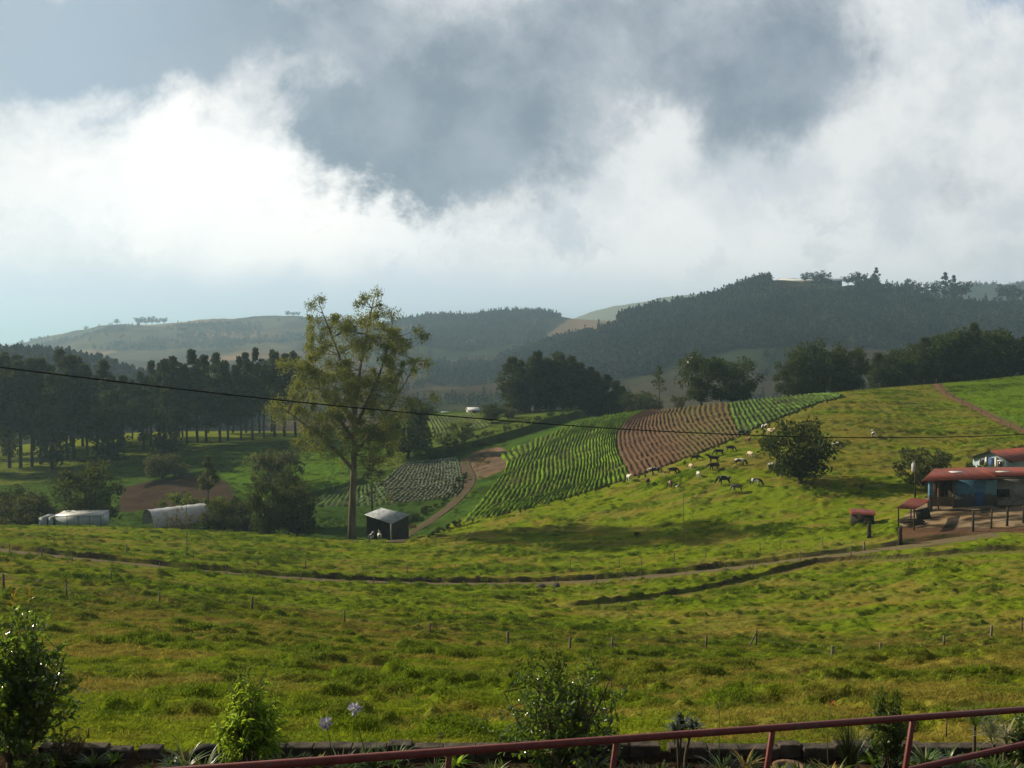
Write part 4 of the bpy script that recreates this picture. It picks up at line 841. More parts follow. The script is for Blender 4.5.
# rows of cabbages
T_ = CABW.shape[1]; cw = []
for i in range(2, CABW.shape[0], 4):
    ln = CABW[i]; q = resample(ln, int(np.linalg.norm(np.diff(ln, axis=0), axis=1).sum() / 1.0) + 2); cw.append(q + rng.normal(size=q.shape) * .10)
cw = np.concatenate(cw); cz = gtop(cw[:, 0], cw[:, 1]) + .29
def cabbage(seed):
    r = np.random.default_rng(seed); n = 16; d = unit(r.normal(size=(n, 3))); d[:, 2] = np.abs(d[:, 2]) * .7; V, Q = cards(d * .2, .26, r, .8); V = V * .75; return mesh_np('cabbage', V, Q, (M_BLADE,))
x3, y3 = rnd_ground(70000, 14.15, 75, power=1.45); k = (gtop(x3, y3, 5) > .5) & (gtop(x3, y3, 6) < 760); x3, y3 = x3[k], y3[k]
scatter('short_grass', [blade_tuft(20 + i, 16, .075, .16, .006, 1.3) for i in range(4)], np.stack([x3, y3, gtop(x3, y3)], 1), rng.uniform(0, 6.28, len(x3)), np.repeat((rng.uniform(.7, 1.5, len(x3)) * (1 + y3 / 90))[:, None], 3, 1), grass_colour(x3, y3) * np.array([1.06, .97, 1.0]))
scatter('cabbages', [cabbage(i) for i in range(3)], np.concatenate([cw, cz[:, None]], 1), rng.uniform(0, 6, len(cw)), rng.uniform(.6, 1.0, len(cw)), np.array([0.26, 0.33, 0.335]) * rng.uniform(.7, 1.3, (len(cw), 1)))
# leafy crop plants standing on the near green ridges keep their outline rough

# ------------------------------------------------------------------ buildings
M_REDROOF = rough_mat("rusty_red_sheet", (0.30, 0.058, 0.034), (0.14, 0.048, 0.034), 1.5, .6, .3, stretch=(1.3, .22, 1), lo=.36, hi=.66)
M_GREYROOF = rough_mat("grey_zinc_sheet", (0.40, 0.45, 0.50), (0.24, 0.27, 0.30), 1.6, .4, .5, stretch=(1, .4, 1))
M_BLUEBOARD = None
def _blue(n, out):
    tc = n.new('ShaderNodeTexCoord').outputs['Object']; x, y, z = n.sep(tc); k = n.noise(tc, 1.4, 6, .65); b = n.m('FRACT', n.m('MULTIPLY', x, 4.0)); gap = n.m('GREATER_THAN', b, .93)
    col = n.mix(n.ss(k, .35, .7), (0.055, 0.145, 0.24), (0.11, 0.21, 0.29)); col = n.mix(n.m('MULTIPLY', n.ss(x, 7.6, 8.0), .8), col, (0.14, 0.27, 0.29))
    st = n.ss(n.m('ADD', z, n.m('MULTIPLY', n.m('SUBTRACT', k, .5), 1.6)), 1.75, 1.35); col = n.mix(n.m('MULTIPLY', st, .85), col, (0.075, 0.068, 0.06)); col = n.mix(n.m('MULTIPLY', gap, .6), col, (0.02, 0.03, 0.04)); principled(n, out, col, .75, .2)
M_BLUEBOARD = material("faded_blue_boards", _blue)
M_BLUEDOOR = rough_mat("deep_blue_paint", (0.03, 0.075, 0.22), (0.04, 0.09, 0.24), 3, .6)
M_WHITEWALL = rough_mat("stained_whitewash", (0.36, 0.36, 0.35), (0.22, 0.22, 0.21), 1.3, .9)
M_PALEBLUE = rough_mat("pale_blue_wash", (0.36, 0.47, 0.55), (0.28, 0.38, 0.46), 1.5, .85)
M_BROWNWOOD = rough_mat("brown_boards", (0.10, 0.062, 0.040), (0.17, 0.115, 0.078), 3, .85, stretch=(.3, 1, 3))
M_GREYWOOD = rough_mat("weathered_wood", (0.10, 0.085, 0.068), (0.20, 0.175, 0.145), 7, .9, .1, stretch=(1, 1, .25), bump=.02)
M_DARKWOOD = rough_mat("dark_old_wood", (0.035, 0.028, 0.022), (0.07, 0.055, 0.042), 6, .9, .1, stretch=(1, 1, .3))
M_DARKIN = rough_mat("dark_boards", (0.022, 0.020, 0.018), (0.045, 0.038, 0.032), 3, .9)
M_CONC = rough_mat("old_concrete", (0.24, 0.22, 0.19), (0.14, 0.125, 0.105), 2.5, .9, bump=.02)
M_PLASTIC = rough_mat("white_plastic_sheet", (0.62, 0.63, 0.64), (0.45, 0.46, 0.48), 1.8, .4, .4)
M_PLASTIC2 = rough_mat("bluish_plastic_sheet", (0.40, 0.46, 0.52), (0.28, 0.33, 0.38), 1.5, .45, .4, stretch=(3, 1, .5))
M_WHITEP = rough_mat("white_paint", (0.72, 0.72, 0.70), (0.6, 0.6, 0.58), 4, .5)
M_GLASS = rough_mat("dark_glass", (0.02, 0.025, 0.03), (0.03, 0.035, 0.04), 4, .1, .6)
M_TYRE = rough_mat("black_rubber", (0.018, 0.018, 0.018), (0.03, 0.03, 0.028), 9, .8)
M_WIRE = rough_mat("rusty_wire", (0.06, 0.05, 0.045), (0.10, 0.09, 0.08), 9, .6)
M_CABLE = rough_mat("black_cable", (0.012, 0.012, 0.013), (0.018, 0.018, 0.018), 9, .6)
M_STRAW = rough_mat("yellow_straw", (0.55, 0.38, 0.13), (0.40, 0.26, 0.09), 9, .9)
M_METAL = rough_mat("grey_painted_tank", (0.55, 0.56, 0.57), (0.42, 0.43, 0.44), 3, .45)

def sheet_roof(mb, quad, th=.05, n=26, amp=.03):
    """corrugated sheet over a quad (front-left, front-right, back-right, back-left), ribs running front to back"""
    fl, fr, br, bl = [np.array(q, float) for q in quad]; nrm = unit(np.cross(fr - fl, bl - fl)); V = []
    for i in range(n * 2 + 1):
        t = i / (n * 2); o = nrm * amp * (1 if i % 2 else -1); a = fl + (fr - fl) * t + o; b = bl + (br - bl) * t + o; V += [a, b, a - nrm * th, b - nrm * th]
    Fc = []
    for i in range(n * 2):
        k = i * 4; Fc += [(k, k + 4, k + 5, k + 1), (k + 2, k + 3, k + 7, k + 6), (k, k + 2, k + 6, k + 4), (k + 1, k + 5, k + 7, k + 3)]
    Fc += [(0, 1, 3, 2), (n * 8, n * 8 + 2, n * 8 + 3, n * 8 + 1)]; mb.add(V, Fc)
GZ0 = -22.35
def farm_shed():
    o = on_d(929, 134.0); o.z = P(929, 506, 134).z; t = thing('farm_shed', 'long red-roofed farm shed with a faded blue boarded front and blue door', 'shed', o, R(2.5))
    eh = 3.5; w_ = MB().box((6.35, .06, eh / 2 - .5), (5.9, .12, eh + 1.0)).build('front_wall', M_BLUEBOARD, t)
    w_['label'] = 'blue boards stained dark along the bottom'
    d = MB().box((6.85, -.03, .92), (1.15, .06, 1.84), bev=.01).build('door', M_BLUEDOOR, t); MB().box((7.25, -.08, .95), (.04, .05, .14)).build('handle', M_GREYWOOD, d)
    mb = MB(); sheet_roof(mb, [(-1.5, -.7, eh - .02), (9.4, -.7, eh + .3), (9.4, 6.5, eh + .85), (3.7, 6.5, eh + .72)], n=40); mb.add([(-1.5, -.7, eh - .05), (3.7, 6.5, eh + .70), (3.6, 7.6, eh - .05)], [(0, 1, 2)])
    sheet_roof(mb, [(9.45, .8, eh + .38), (19, .8, eh + .38), (19, 6.5, eh + .87), (9.45, 6.5, eh + .87)], n=30); mb.build('roof', M_REDROOF, t)
    sk = MB(); sk.slab([(4.6, 3.2, eh + .56), (6.4, 3.2, eh + .58), (6.4, 4.1, eh + .67), (4.6, 4.1, eh + .65)], .05); sk.build('skylight', M_PLASTIC, t); sk = MB(); sk.slab([(11.0, 3.0, eh + .62), (12.8, 3.0, eh + .62), (12.8, 3.7, eh + .69), (11.0, 3.7, eh + .69)], .03); sk.build('skylight', M_PLASTIC, t)
    b = MB(); b.box((11.2, 5.9, 1.7), (15.6, .12, 4.8)); b.box((3.45, 3.0, 1.3), (.1, 5.7, 4.4)); b.box((9.25, 3.0, 1.3), (.1, 5.7, 4.4)); b.build('back_wall', M_DARKIN, t)
    MB().box((2.4, 2.6, 1.3), (1.9, .1, 4.2)).build('porch_wall', M_BROWNWOOD, t)
    c = MB().box((.1, -.1, 1.2), (.5, .45, 4.6), bev=.03); c.build('porch_column', M_PALEBLUE if False else M_BLUEBOARD, t)
    for x in (1.2, 3.25): MB().box((x, -.1, 1.2), (.16, .16, 4.6)).build('porch_post', M_BROWNWOOD, t)
    pl = MB()
    for i in range(5): pl.box((1.9, -.3 - .04 * (i % 2), .1 + i * .26), (2.7, .06, .2))
    pl.build('plank_barrier', M_BROWNWOOD, t)
    MB().box((14.2, 2.4, 1.5), (9.8, .12, 4.0)).build('inner_wall', M_WHITEWALL, t); MB().box((11.4, 2.2, 1.35), (1.6, .35, 1.0)).build('feed_opening', M_DARKIN, t)
    MB().box((14.2, -.1, .15), (9.6, .25, 1.0)).build('low_wall', M_CONC, t)
    for x in (9.55, 14.0, 18.6): MB().box((x, .7, 1.4), (.16, .16, 4.8)).build('bay_post', M_DARKWOOD, t)
    MB().beam((9.4, .75, eh + .1), (19, .75, eh + .1), .12, .2).build('bay_beam', M_DARKWOOD, t)
farm_shed()
def gabled_house():
    g = Vector((.52, -.854, 0)); rd = Vector((.854, .52, 0)); b = P(973, 455, 156); f_ = b + g * 7.0; ez = (P(1014, 462, 150).z + b.z) / 2; base = gz(b.x, b.y) - 1.2
    o = Vector((b.x, b.y, base)); t = thing('gabled_house', 'small red-roofed house with a pale blue gable end behind the long shed', 'house', o, math.atan2(rd.y, rd.x))
    # local x runs along the ridge, local y from front eave to back eave (back corner at the origin)
    H = ez - base; w_ = 6.4; L = 9.0; ap = 1.15
    mb = MB(); mb.add([(0, -w_, 0), (0, 0, 0), (0, 0, H), (0, -w_ / 2, H + ap), (0, -w_, H), (L, -w_, 0), (L, 0, 0), (L, 0, H), (L, -w_ / 2, H + ap), (L, -w_, H)], [(0, 1, 2, 3, 4), (9, 8, 7, 6, 5), (0, 4, 9, 5), (1, 6, 7, 2)]); mb.build('wall', M_PALEBLUE, t)
    r = MB(); e = .5; s = ap / (w_ / 2); sheet_roof(r, [(-e, -w_ - e, H - e * s + .06), (L + e, -w_ - e, H - e * s + .06), (L + e, -w_ / 2, H + ap + .06), (-e, -w_ / 2, H + ap + .06)], n=26); sheet_roof(r, [(L + e, e, H - e * s + .06), (-e, e, H - e * s + .06), (-e, -w_ / 2, H + ap + .065), (L + e, -w_ / 2, H + ap + .065)], n=26); r.build('roof', M_REDROOF, t)
    bb = MB(); bb.beam((-e - .03, -w_ - e, H - e * s - .06), (-e - .03, -w_ / 2, H + ap - .05), .05, .22); bb.beam((-e - .03, e, H - e * s - .06), (-e - .03, -w_ / 2, H + ap - .05), .05, .22); bb.build('barge_board', M_DARKWOOD, t)
    for y in (-1.6, -4.6):
        q = MB().box((-.06, y, H - .75), (.1, 1.0, 1.1)).build('window', M_WHITEP, t); MB().box((-.13, y, H - .75), (.05, .8, .9)).build('pane', M_GLASS, q)
    MB().box((-.05, -3.1, H - .9), (.08, .9, 1.9)).build('door', M_BLUEDOOR, t)
    for y in (-2.3, -3.9): MB().box((-.1, y, H - .9), (.14, .3, 2.2)).build('pilaster', M_WHITEP, t)
gabled_house()
def open_shelter():
    fl, fr, br, bl = P(896, 508, 124), P(914.6, 509.2, 124.5), P(930.5, 500, 131), P(911, 497.6, 131); o = Vector((fl.x, fl.y, gz(fl.x, fl.y))); t = thing('open_shelter', 'open-sided lean-to with a sloping red sheet roof at the yard entrance', 'shelter', o)
    L = lambda v: tuple(v - o); mb = MB(); sheet_roof(mb, [L(fl), L(fr), L(br), L(bl)], n=14); mb.build('roof', M_REDROOF, t)
    for a, b in ((fl, br), (fr, bl), (br, fl), (bl, fr)):
        q = a + (b - a) * .07; MB().tube([L(Vector((q.x, q.y, gz(q.x, q.y) - .3))), L(q - Vector((0, 0, .04)))], .09, 6).build('post', M_DARKWOOD, t)
    q = MB(); c1 = (bl + br) / 2; c1 = c1 + (fl - bl) * .1; q.beam(L(Vector((bl.x + .5, bl.y - .6, gz(bl.x, bl.y) + .6))), L(Vector((br.x - .3, br.y - .6, gz(br.x, br.y) + .6))), .1, 1.6); q.build('back_boards', M_DARKIN, t)
    mid = (fl + fr + br + bl) / 4; tw = MB()
    for i in range(14):
        a = rng.uniform(-1, 1, 3); tw.tube([L(Vector((mid.x - 1.5 + a[0] * .4, mid.y + a[1] * 1.3, gz(mid.x, mid.y) + .3 + .45 * abs(a[2])))), L(Vector((mid.x + 1.4 + a[1] * .3, mid.y + a[1] * 1.3, gz(mid.x, mid.y) + .25 + .45 * abs(a[2]))))], .09, 5)
    ob2 = tw.build('log_pile', M_DARKWOOD); ob2.location = o; tag(ob2, 'heap of dark logs stored under the open red lean-to', 'log pile')
open_shelter()
def coop():
    d_ = on(862, 525.5).y; a, b = P(852, 514, d_), P(873, 512.5, d_); z0 = P(862, 526, d_).z; o = Vector((a.x, d_, z0)); t = thing('small_hut', 'small dark boxy hut with a red sheet roof in the grass', 'hut', o, R(-14)); W_ = b.x - a.x; H = a.z - z0
    MB().box((W_ / 2, 1.1, H / 2), (W_, 2.2, H)).build('wall', M_DARKIN, t); m = MB(); sheet_roof(m, [(-.2, -.3, H + .02), (W_ + .2, -.3, H + .02), (W_ + .15, 2.5, H + .35), (-.15, 2.5, H + .35)], n=14); m.build('roof', M_REDROOF, t)
    MB().box((W_ * .65, -.03, H * .42), (.7, .05, H * .7)).build('door', M_BROWNWOOD, t)
coop()
def tin_shed():
    L0, T0, R0, F0 = P(364.6, 514.4, 171), P(381.7, 507.6, 174.5), P(410.5, 514.4, 172), P(391.5, 523.7, 168.5); o = Vector((F0.x, F0.y, gz(388, 0.1 + 0) if False else gz(F0.x, F0.y))); o.z = min(gz(v.x, v.y) for v in (L0, T0, R0, F0)) ; t = thing('tin_roofed_shed', 'small open-fronted shed with a grey tin roof beside the eucalyptus', 'shed', o)
    l = lambda v: np.array(v - o); q = [l(v) for v in (F0, R0, T0, L0)]; c = sum(q) / 4; mb = MB(); sheet_roof(mb, q, n=16); mb.build('roof', M_GREYROOF, t); q = [c + (v - c) * .9 - np.array([0, 0, .1]) for v in q]
    g = lambda v: np.array([v[0], v[1], gz(v[0] + o.x, v[1] + o.y) - o.z - .4])
    for k, nm in ((0, 'corner_post'), (1, 'post'), (2, 'post'), (3, 'post')): MB().tube([g(q[k]), q[k]], .16 if k == 0 else .1, 6).build(nm, M_WHITEWALL if k == 0 else M_DARKWOOD, t)
    w_ = MB()
    for a, b in ((1, 2), (2, 3), (0, 1)): w_.add([g(q[a]), g(q[b]), q[b], q[a]] + [v - np.array([.08, .08, 0]) for v in (g(q[a]), g(q[b]), q[b], q[a])], [(0, 1, 2, 3), (7, 6, 5, 4), (0, 4, 5, 1), (3, 2, 6, 7)])
    w_.build('wall', M_DARKWOOD, t); p = MB(); f0, l0 = q[0], q[3]
    p.beam(f0 * .5 + l0 * .5 + (g(l0) - l0) * .0, l0 - np.array([0, 0, .1]), .06, .16); p.build('front_beam', M_DARKWOOD, t)
tin_shed()
def tunnel():
    a, b = on_d(148, 174), on_d(205, 181); d = (b - a); d.z = 0; L = d.length; o = Vector((a.x, a.y, P(146, 526, 174).z)); t = thing('plastic_tunnel', 'long white plastic-covered growing tunnel with a dark open end', 'greenhouse', o, math.atan2(d.y, d.x)); N_ = 14; hw, hh = 2.4, P(144, 509.5, 174).z - o.z
    ang = np.linspace(0, math.pi, N_ + 1); prof = np.stack([np.cos(ang) * hw, np.sin(ang) ** .75 * hh], 1); V = []; nx = 12
    for s in (0, .05):
        for i in range(nx): sag = .06 * math.sin(i * math.pi); V += [(L * i / (nx - 1), p[0] * (1 - s / hw), p[1] - s - .10 * (i % 2) * math.sin(a_)) for p, a_ in zip(prof, ang)]
    n1 = N_ + 1; K = nx * n1; Fc = []
    for i in range(nx - 1):
        for j in range(N_): k = i * n1 + j; Fc += [(k, k + n1, k + n1 + 1, k + 1), (K + k, K + k + 1, K + k + n1 + 1, K + k + n1)]
    mb = MB(); mb.add(V, Fc); mb.build('plastic_cover', M_PLASTIC, t)
    e = MB(); e.add([(L - .1, p[0] * .97, p[1] * .97) for p in prof] + [(L - .15, p[0] * .97, p[1] * .97) for p in prof], [tuple(range(n1)), tuple(range(2 * n1 - 1, n1 - 1, -1))]); e.build('end_sheet', M_PLASTIC2, t)
    for i in (0, 4, 8, 11): MB().tube([(L * i / 11, p[0] * .975, p[1] * .97 - .05) for p in prof], .035, 5).build('hoop', M_WIRE, t)
tunnel()
def plastic_shed():
    o = P(39, 529, 166); x1 = P(100, 529, 166); t = thing('plastic_sided_shed', 'low bluish white plastic-sided shed beyond the left pasture edge', 'shed', o, R(4)); L = (x1 - o).length; H = P(39, 516.5, 166).z - o.z; b = MB()
    b.box((L * .63, 2, H / 2), (L * .74, 4, H)); b.box((L * .06, 2, H * .44), (L * .12, 4, H * .88)); b.box((L * .19, 2, H * .46), (L * .07, 4, H * .92)); b.build('plastic_wall', M_PLASTIC2, t)
    g = MB(); g.box((L * .145, 2, H * .47), (L * .035, 3.9, H * .93)); g.box((L * .245, 2.02, H * .47), (L * .03, 3.9, H * .93)); g.build('dark_gap', M_DARKIN, t)
    r = MB(); r.slab([(L * .26, -.1, H + .12), (L, -.1, H + .12), (L, 4.1, H + .3), (L * .26, 4.1, H + .3)], .12); r.build('roof', M_PLASTIC, t)
    for k in (.27, .45, .63, .81, .99): MB().box((L * k, -.05, H / 2), (.07, .06, H)).build('batten', M_GREYWOOD, t)
plastic_shed()
def small_house(px, row, d, w_, h, label, roofm, wallm, yaw=0., dep=6., name='house', rows=1):
    o = on_d(px, d); o.z = P(px, row, d).z; t = thing(name, label, 'house' if name == 'house' else 'building', o, yaw); H = h * .58
    MB().box((0, dep / 2, H / 2 - 1.5), (w_, dep, H + 3)).build('wall', wallm, t); r = MB(); e = .06 * w_
    r.slab([(-w_ / 2 - e, -e, H - .05), (w_ / 2 + e, -e, H - .05), (w_ / 2 + e, dep / 2, h), (-w_ / 2 - e, dep / 2, h)], .15); r.slab([(w_ / 2 + e, dep + e, H - .05), (-w_ / 2 - e, dep + e, H - .05), (-w_ / 2 - e, dep / 2, h + .004), (w_ / 2 + e, dep / 2, h + .004)], .15); r.build('roof', roofm, t)
    for k in range(rows): MB().box((w_ * ((k + .5) / rows - .5), -.04, H * .5), (w_ / rows * .35, .1, H * .45)).build('window', M_GLASS, t)
    return t
small_house(691, 363, 690, 7.0, 5.0, 'white gabled house far off behind the round-topped trees', M_WHITEWALL, M_WHITEWALL, R(-35), 8)
small_house(474, 413.5, 330, 3.6, 1.9, 'far white-roofed house left of the green round tree', M_PLASTIC, M_WHITEWALL, R(12), 5)
small_house(517, 415, 322, 5.0, 2.4, 'grey-roofed hut at the foot of the dark grove', M_GREYROOF, M_WHITEWALL, R(-20), 5)
small_house(446, 417, 340, 3.0, 1.7, 'pale distant hut right of the eucalyptus crown', M_GREYROOF, M_WHITEWALL, R(5), 5)
small_house(812, 284.5, 1325, 78, 8.0, 'very long white building on the distant ridge top', M_PLASTIC, M_WHITEWALL, R(-3), 14, 'long_building', 9)
small_house(790, 281.5, 1345, 22, 5, 'short pale building at the left end of the ridge top', M_PLASTIC, M_WHITEWALL, R(5), 12, 'ridge_building', 3)

# ------------------------------------------------------------------ poles, cable, posts and fences
def pole(name, px, row0, top, label, r=.07, mat=M_GREYWOOD, d=None, cat='pole'):
    p = on(px, row0) if d is None else on_d(px, d); h = P(px, top, p.y).z - p.z; o = MB().tube([(0, 0, -.4), (.02 * h * .2, 0, h * .5), (0, 0, h)], [r, r * .9, r * .7], 7).build(name, mat); o.location = p; return tag(o, label, cat), p, h
pole('thin_pole', 187, 559, 506, 'thin grey pole standing by the road in front of the plastic tunnel', .05)
pole('thin_pole', 683, 547, 490, 'thin bare pole standing in the pasture below the cows', .045)
def utility_pole():
    p = on_d(915, 143); h = P(915, 455, 143).z - p.z; t = thing('utility_pole', 'wooden power pole with a pale drum transformer left of the farm shed', 'pole', p); MB().tube([(0, 0, -.4), (0, 0, h)], [.13, .09], 8).build('pole', M_DARKWOOD, t)
    zt = P(915, 467.5, 143).z - p.z; tr = MB().tube([(-.32, -.05, zt - .6), (-.32, -.05, zt - .55), (-.32, -.05, zt + .55), (-.32, -.05, zt + .6)], [.22, .27, .27, .2], 12).build('transformer', M_METAL, t)
    for x in (-.42, -.24): MB().tube([(x, -.05, zt + .58), (x, -.05, zt + .85)], .04, 6).build('insulator', M_WHITEP, tr)
    MB().beam((-.5, 0, h - .5), (.7, 0, h - .5), .09, .09).build('cross_arm', M_DARKWOOD, t)
utility_pole()
pts = [(-60, 359.5, 16.4), (0, 367.5, 17), (128, 383, 18.2), (256, 398, 19.6), (384, 410.5, 21.2), (512, 421.5, 23), (640, 430.5, 25), (768, 436, 27.2), (860, 438, 29), (960, 437, 31.2), (1024, 434.5, 32.7), (1100, 431, 34.5)]
q = smoothline(np.array([tuple(P(*a)) for a in pts]), 90, 3); c = MB().tube(q, .015, 6).build('power_cable', M_CABLE); tag(c, 'black overhead cable sagging across the whole valley view', 'cable')
for px, row, top, lb in ((869, 541, 523, 'thick dark gate post nearer the small red-roofed hut'), (900, 546, 527, 'thick dark gate post in front of the open red lean-to')):
    p = on(px, row); h = P(px, top, p.y).z - p.z; t = thing('gate_post', lb, 'post', p, rng.uniform(0, 3)); MB().tube([(0, 0, -.3), (.03, 0, h * .4), (-.02, .02, h * .8), (0, 0, h)], [.30, .25, .24, .2], 9).build('trunk_post', M_DARKWOOD, t, True)
    pt = clump_points(np.array([[0, 0, h * 1.02]]), [.3], 50, rng, .6); V, Q = cards(pt, .1, rng); ob('plant_tuft', mesh_np('plant_tuft', V, Q, (M_BROAD,)), t)
p = on(864, 552); o = MB().tube([(0, 0, -.2), (0, 0, 1.1)], [.16, .12], 8).build('marker_post', M_CONC); o.location = p; tag(o, 'short pale concrete post beside the road before the gate', 'post')
def fence(name, label, posts, mat=M_GREYWOOD, r=.07, wires=(.45, .9), braces={}, wire_r=.008, extra=()):
    """posts: (px, row of the foot, height in pixels); braces: post index -> sideways lean in pixels"""
    foot = [on(a, b) for a, b, _ in posts]; o = foot[0]; t = thing(name, label, 'fence', o); tops = []
    for i, ((px, row, hp), f) in enumerate(zip(posts, foot)):
        h = max(.5, hp * f.y / F); l = f - o; lean = Vector((rng.normal() * .03 * h, rng.normal() * .03 * h, 0)); rr = r * rng.uniform(.8, 1.25)
        MB().tube([l - Vector((0, 0, .3)), l + lean * .5 + Vector((0, 0, h * .5)), l + lean + Vector((0, 0, h))], [rr, rr * .95, rr * .9], 6).build('post', mat, t); tops.append((l, h, lean))
        if i in braces:
            b = braces[i] * f.y / F; e = Vector((l.x + b, l.y - .3, gtop(l.x + b + o.x, l.y - .3 + o.y)[0] - o.z - .1)); MB().tube([l + Vector((0, 0, h * .8)), e], rr * .75, 5).build('brace', mat, t)
    for k in wires:
        m = MB()
        for (a, h1, l1), (b, h2, l2) in zip(tops[:-1], tops[1:]): s = a + l1 * k + Vector((0, 0, h1 * k)); e = b + l2 * k + Vector((0, 0, h2 * k)); m.tube([s, (s + e) / 2 - Vector((0, 0, .05)), e], wire_r, 3, False)
        m.build('wire', M_WIRE, t)
    return t
fence('wire_fence', 'wire fence on wooden posts crossing the near pasture', [(-30, 590, 18), (4, 592, 18), (67, 600, 18), (160, 606, 13), (252, 613, 14), (345, 624, 13), (430, 636, 13), (508, 645, 14), (570, 651, 15), (612, 651, 15), (706, 648, 14), (756, 648, 16), (832, 662, 15), (880, 657, 15), (944, 648, 12), (991, 640, 13), (1022, 632, 14), (1050, 626, 14)], wires=(.5, .9), braces={2: 14, 9: 7, 11: -9, 12: 10}, r=.075)
fence('wire_fence', 'wire fence on thin posts along the far side of the dirt road', [(-20, 538, 10), (54, 546, 11), (127, 555, 10), (194, 562, 10), (258, 567, 10), (306, 571, 11), (363, 575, 10), (407, 577, 10), (455, 577, 10), (507, 577, 11), (570, 574, 11), (619, 570, 10), (642, 569, 10), (674, 565, 10), (706, 561, 9), (729, 558, 9), (760, 556, 9), (780, 553, 9), (822, 549, 9)], wires=(.9,), r=.055, wire_r=.006)
fence('wire_fence', 'wire fence on thin posts along the near side of the dirt road', [(10, 556, 10), (42, 561, 11), (72, 565, 9), (111, 584, 11), (160, 572, 9), (226, 574, 10), (301, 581, 9), (374, 586, 10), (443, 588, 10), (510, 588, 11), (557, 586, 10), (596, 586, 10), (642, 582, 10), (686, 575, 9), (725, 573, 10), (753, 571, 9), (800, 564, 10), (851, 559, 10)], wires=(.9,), r=.05, wire_r=.006, braces={1: -9, 11: -7})
fence('wire_fence', 'short wire fence at the pasture edge right of the tin shed', [(426, 545, 7), (436, 546, 10), (456, 544, 7), (487, 545, 7), (530, 545, 7), (600, 541, 6), (648, 533, 7)], wires=(.9,), r=.05, wire_r=.006)
fence('wire_fence', 'pale post fence along the reddish hill path', [(946, 394, 7), (953, 398, 7), (962, 404, 7), (972, 410, 7), (981, 413, 7), (990, 418, 7), (1000, 423, 7), (1010, 428, 8), (1020, 433, 8), (1034, 440, 8)], wires=(.9,), r=.07, wire_r=.006)
fence('wire_fence', 'thin post fence along the crest below the dark tree belt', [(868, 391, 6), (879, 388.5, 6), (890, 387.2, 6), (901, 386.5, 6), (912, 385.8, 6), (924, 385, 6), (936, 384.3, 6)], wires=(.9,), r=.06, wire_r=.006)
fence('yard_fence', 'dark wooden post fence along the front of the farm yard', [(973, 532, 21), (991, 529, 20), (1007, 526, 19), (1023, 523, 18), (1040, 521, 18)], M_DARKWOOD, wires=(.35, .85), r=.13, wire_r=.03)
# leafy stubs along the boundary of the crops and the cow pasture
bl = resample([(466, 523), (500, 517), (560, 503), (600, 491), (632, 482), (668, 472), (700, 457), (722, 447), (741, 440), (762, 431), (800, 414), (842, 398)], 52)
for i, (px, row) in enumerate(bl):
    if rng.uniform() < .22: continue
    p = on(px + rng.uniform(-2, 2), row + .6); plant(f'stub{i % 3}', p, rng.uniform(.8, 1.0) * (6.2 if px > 600 else 5) * p.y / F, rng.uniform(.7, 1.1), 'hedge_stub', 'stubby dark hedge plant on the line between crops and cow pasture', 'hedge plant', 'hedge plants between the crops and the cows')

for k_, (ln, n_, lb, gp, hp) in enumerate([([(392, 531), (410, 522), (430, 511), (446, 501), (459, 489), (464, 478)], 26, 'dark leafy bush in the rough hedge left of the dirt track', 'hedge bushes beside the dirt track', 7), ([(426, 463), (452, 454), (482, 445), (515, 436), (545, 427), (575, 418), (605, 411)], 40, 'dark scrubby bush growing on the long dark earth bank', 'scrub bushes on the dark earth bank', 6), ([(430, 540), (446, 531), (462, 524)], 9, 'dark leafy bush right of the dirt track foot', 'bushes right of the dirt track', 7)]):
    for px, row in resample(ln, n_):
        p = on(px + rng.uniform(-3, 3), row + rng.uniform(-1.5, 1.5)); plant(f'stub{rng.integers(3)}', p, rng.uniform(.6, 1.2) * hp * p.y / F, rng.uniform(1.2, 2.0), 'hedge_bush', lb, 'bush', gp)

